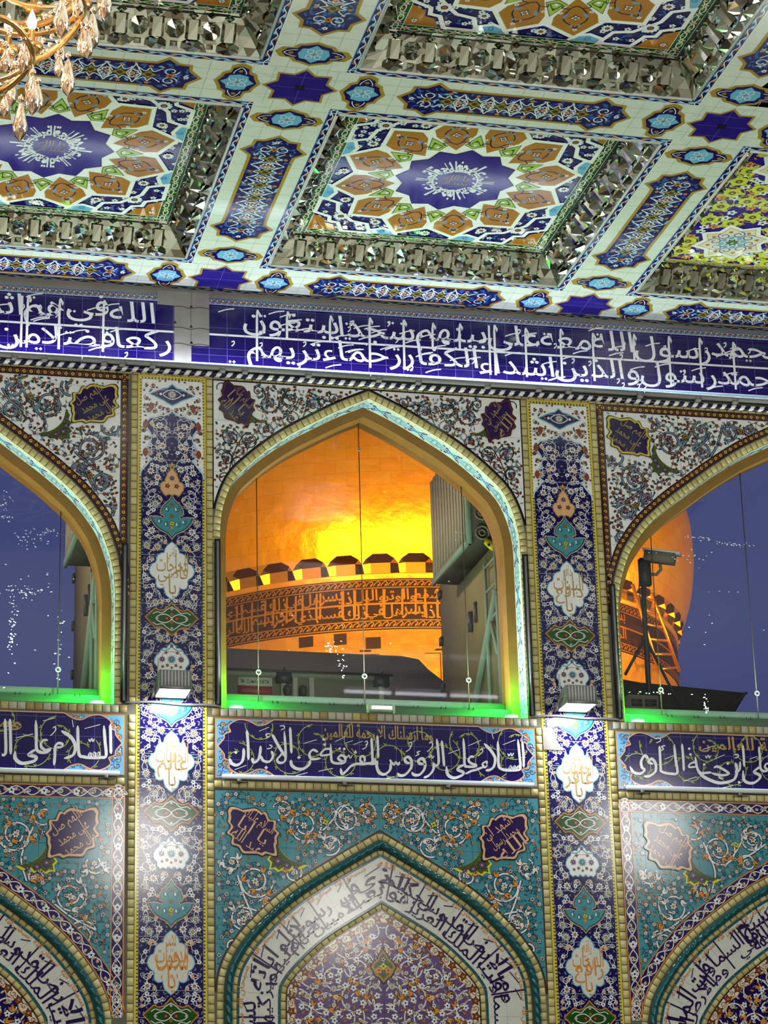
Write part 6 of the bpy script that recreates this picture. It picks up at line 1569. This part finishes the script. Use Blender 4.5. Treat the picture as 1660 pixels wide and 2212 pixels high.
# ------------------------------------------------------------------ crystal chandelier hanging at the top left
CH = np.array([-3.22, -12.45, 1.18])
ch = empty('chandelier', CH); tag(ch, 'gilt crystal chandelier hanging in the top left photo corner', 'chandelier')
m = MB(); m.tube([(0, 0, 3.4), (0, 0, .4)], .02, 'gold_metal', 8); m.lathe([(0, -.62), (.05, -.6), (.12, -.5), (.08, -.4), (.16, -.25), (.10, -.05), (.14, .1), (.06, .3), (.03, .5), (0, .5)], (0, 0, 0), 'gold_metal', 16); m.build('stem', ch)
rgc = np.random.default_rng(2)
tiers = ((.92, -.10, 16), (.80, -.42, 14), (.52, -.74, 10), (.26, -.98, 6))
def crystal_mesh(L, r):
    m = MB(); m.lathe([(.0005, 0), (r*.35, -L*.08), (r*.8, -L*.45), (r, -L*.62), (r*.75, -L*.84), (.0005, -L)], (0, 0, 0), 'crystal', 8); m.lathe([(.0005, .05), (.018, .03), (.018, .012), (.0005, -.004)], (0, 0, 0), 'crystal', 6); return m
first = {}
cnt = 0
for (Rr, z, n) in tiers:
    t = np.linspace(0, 2*math.pi, 49); m = MB(); m.tube([(Rr*math.cos(a), Rr*math.sin(a), z+.015*math.sin(6*a)) for a in t], .020, 'gold_metal', 8, False); m.build('ring', ch)
    for k in range(n):
        a = 2*math.pi*k/n+.1
        if Rr > .3 and k % 2 == 0 or Rr > .9:
            m = MB(); m.tube(smooth([(.06*math.cos(a), .06*math.sin(a), z-.02), (.5*Rr*math.cos(a), .5*Rr*math.sin(a), z-.14), (.85*Rr*math.cos(a), .85*Rr*math.sin(a), z-.06), (Rr*math.cos(a), Rr*math.sin(a), z+.08)], 4), .016, 'gold_metal', 6)
            m.lathe([(0, .07), (.05, .08), (.07, .12), (.02, .13), (.022, .22), (0, .22)], (Rr*math.cos(a), Rr*math.sin(a), z), 'gold_metal', 10); m.build('arm', ch)
            if Rr > .5:
                m = MB(); m.lathe([(0, .22), (.022, .24), (.028, .28), (.012, .33), (0, .36)], (Rr*math.cos(a), Rr*math.sin(a), z), 'bulb', 8); m.build('bulb', ch)
    for k in range(n*2):
        if cnt >= 98: break
        a = 2*math.pi*(k+.3)/(n*2); key = k % 3
        if key not in first:
            m = crystal_mesh((.19, .25, .15)[key], (.036, .046, .034)[key]); o = m.build('crystal', ch); first[key] = o
        else:
            o = first[key].copy(); COL.objects.link(o); o.parent = ch
        rr = Rr*(1+.06*rgc.normal()*.3); o.location = (rr*math.cos(a), rr*math.sin(a), z-.04-.12*(k % 2)); o.rotation_euler = (0, 0, rgc.random()*6); cnt += 1
for (Rr, z, n) in tiers[:3]:                                     # strings of small beads between the crystals
    m = MB()
    for k in range(n*2):
        a = 2*math.pi*(k+.8)/(n*2)
        for i in range(5):
            m.lathe([(.0005, .016), (.014, .008), (.014, -.008), (.0005, -.016)], ((Rr-.05*i)*math.cos(a), (Rr-.05*i)*math.sin(a), z+.02-.035*i), 'crystal', 6)
    o = m.build('bead_string', ch); o['kind'] = 'stuff'
light('chandelier_light', 'POINT', tuple(CH+np.array([0, 0, -.2])), 60, (1.0, 0.80, 0.60), 0.25)
light('chandelier_light', 'POINT', tuple(CH+np.array([.5, .3, -.55])), 26, (1.0, 0.78, 0.58), 0.06)
light('chandelier_light', 'POINT', tuple(CH+np.array([.45, -.5, -.3])), 26, (1.0, 0.78, 0.58), 0.06)
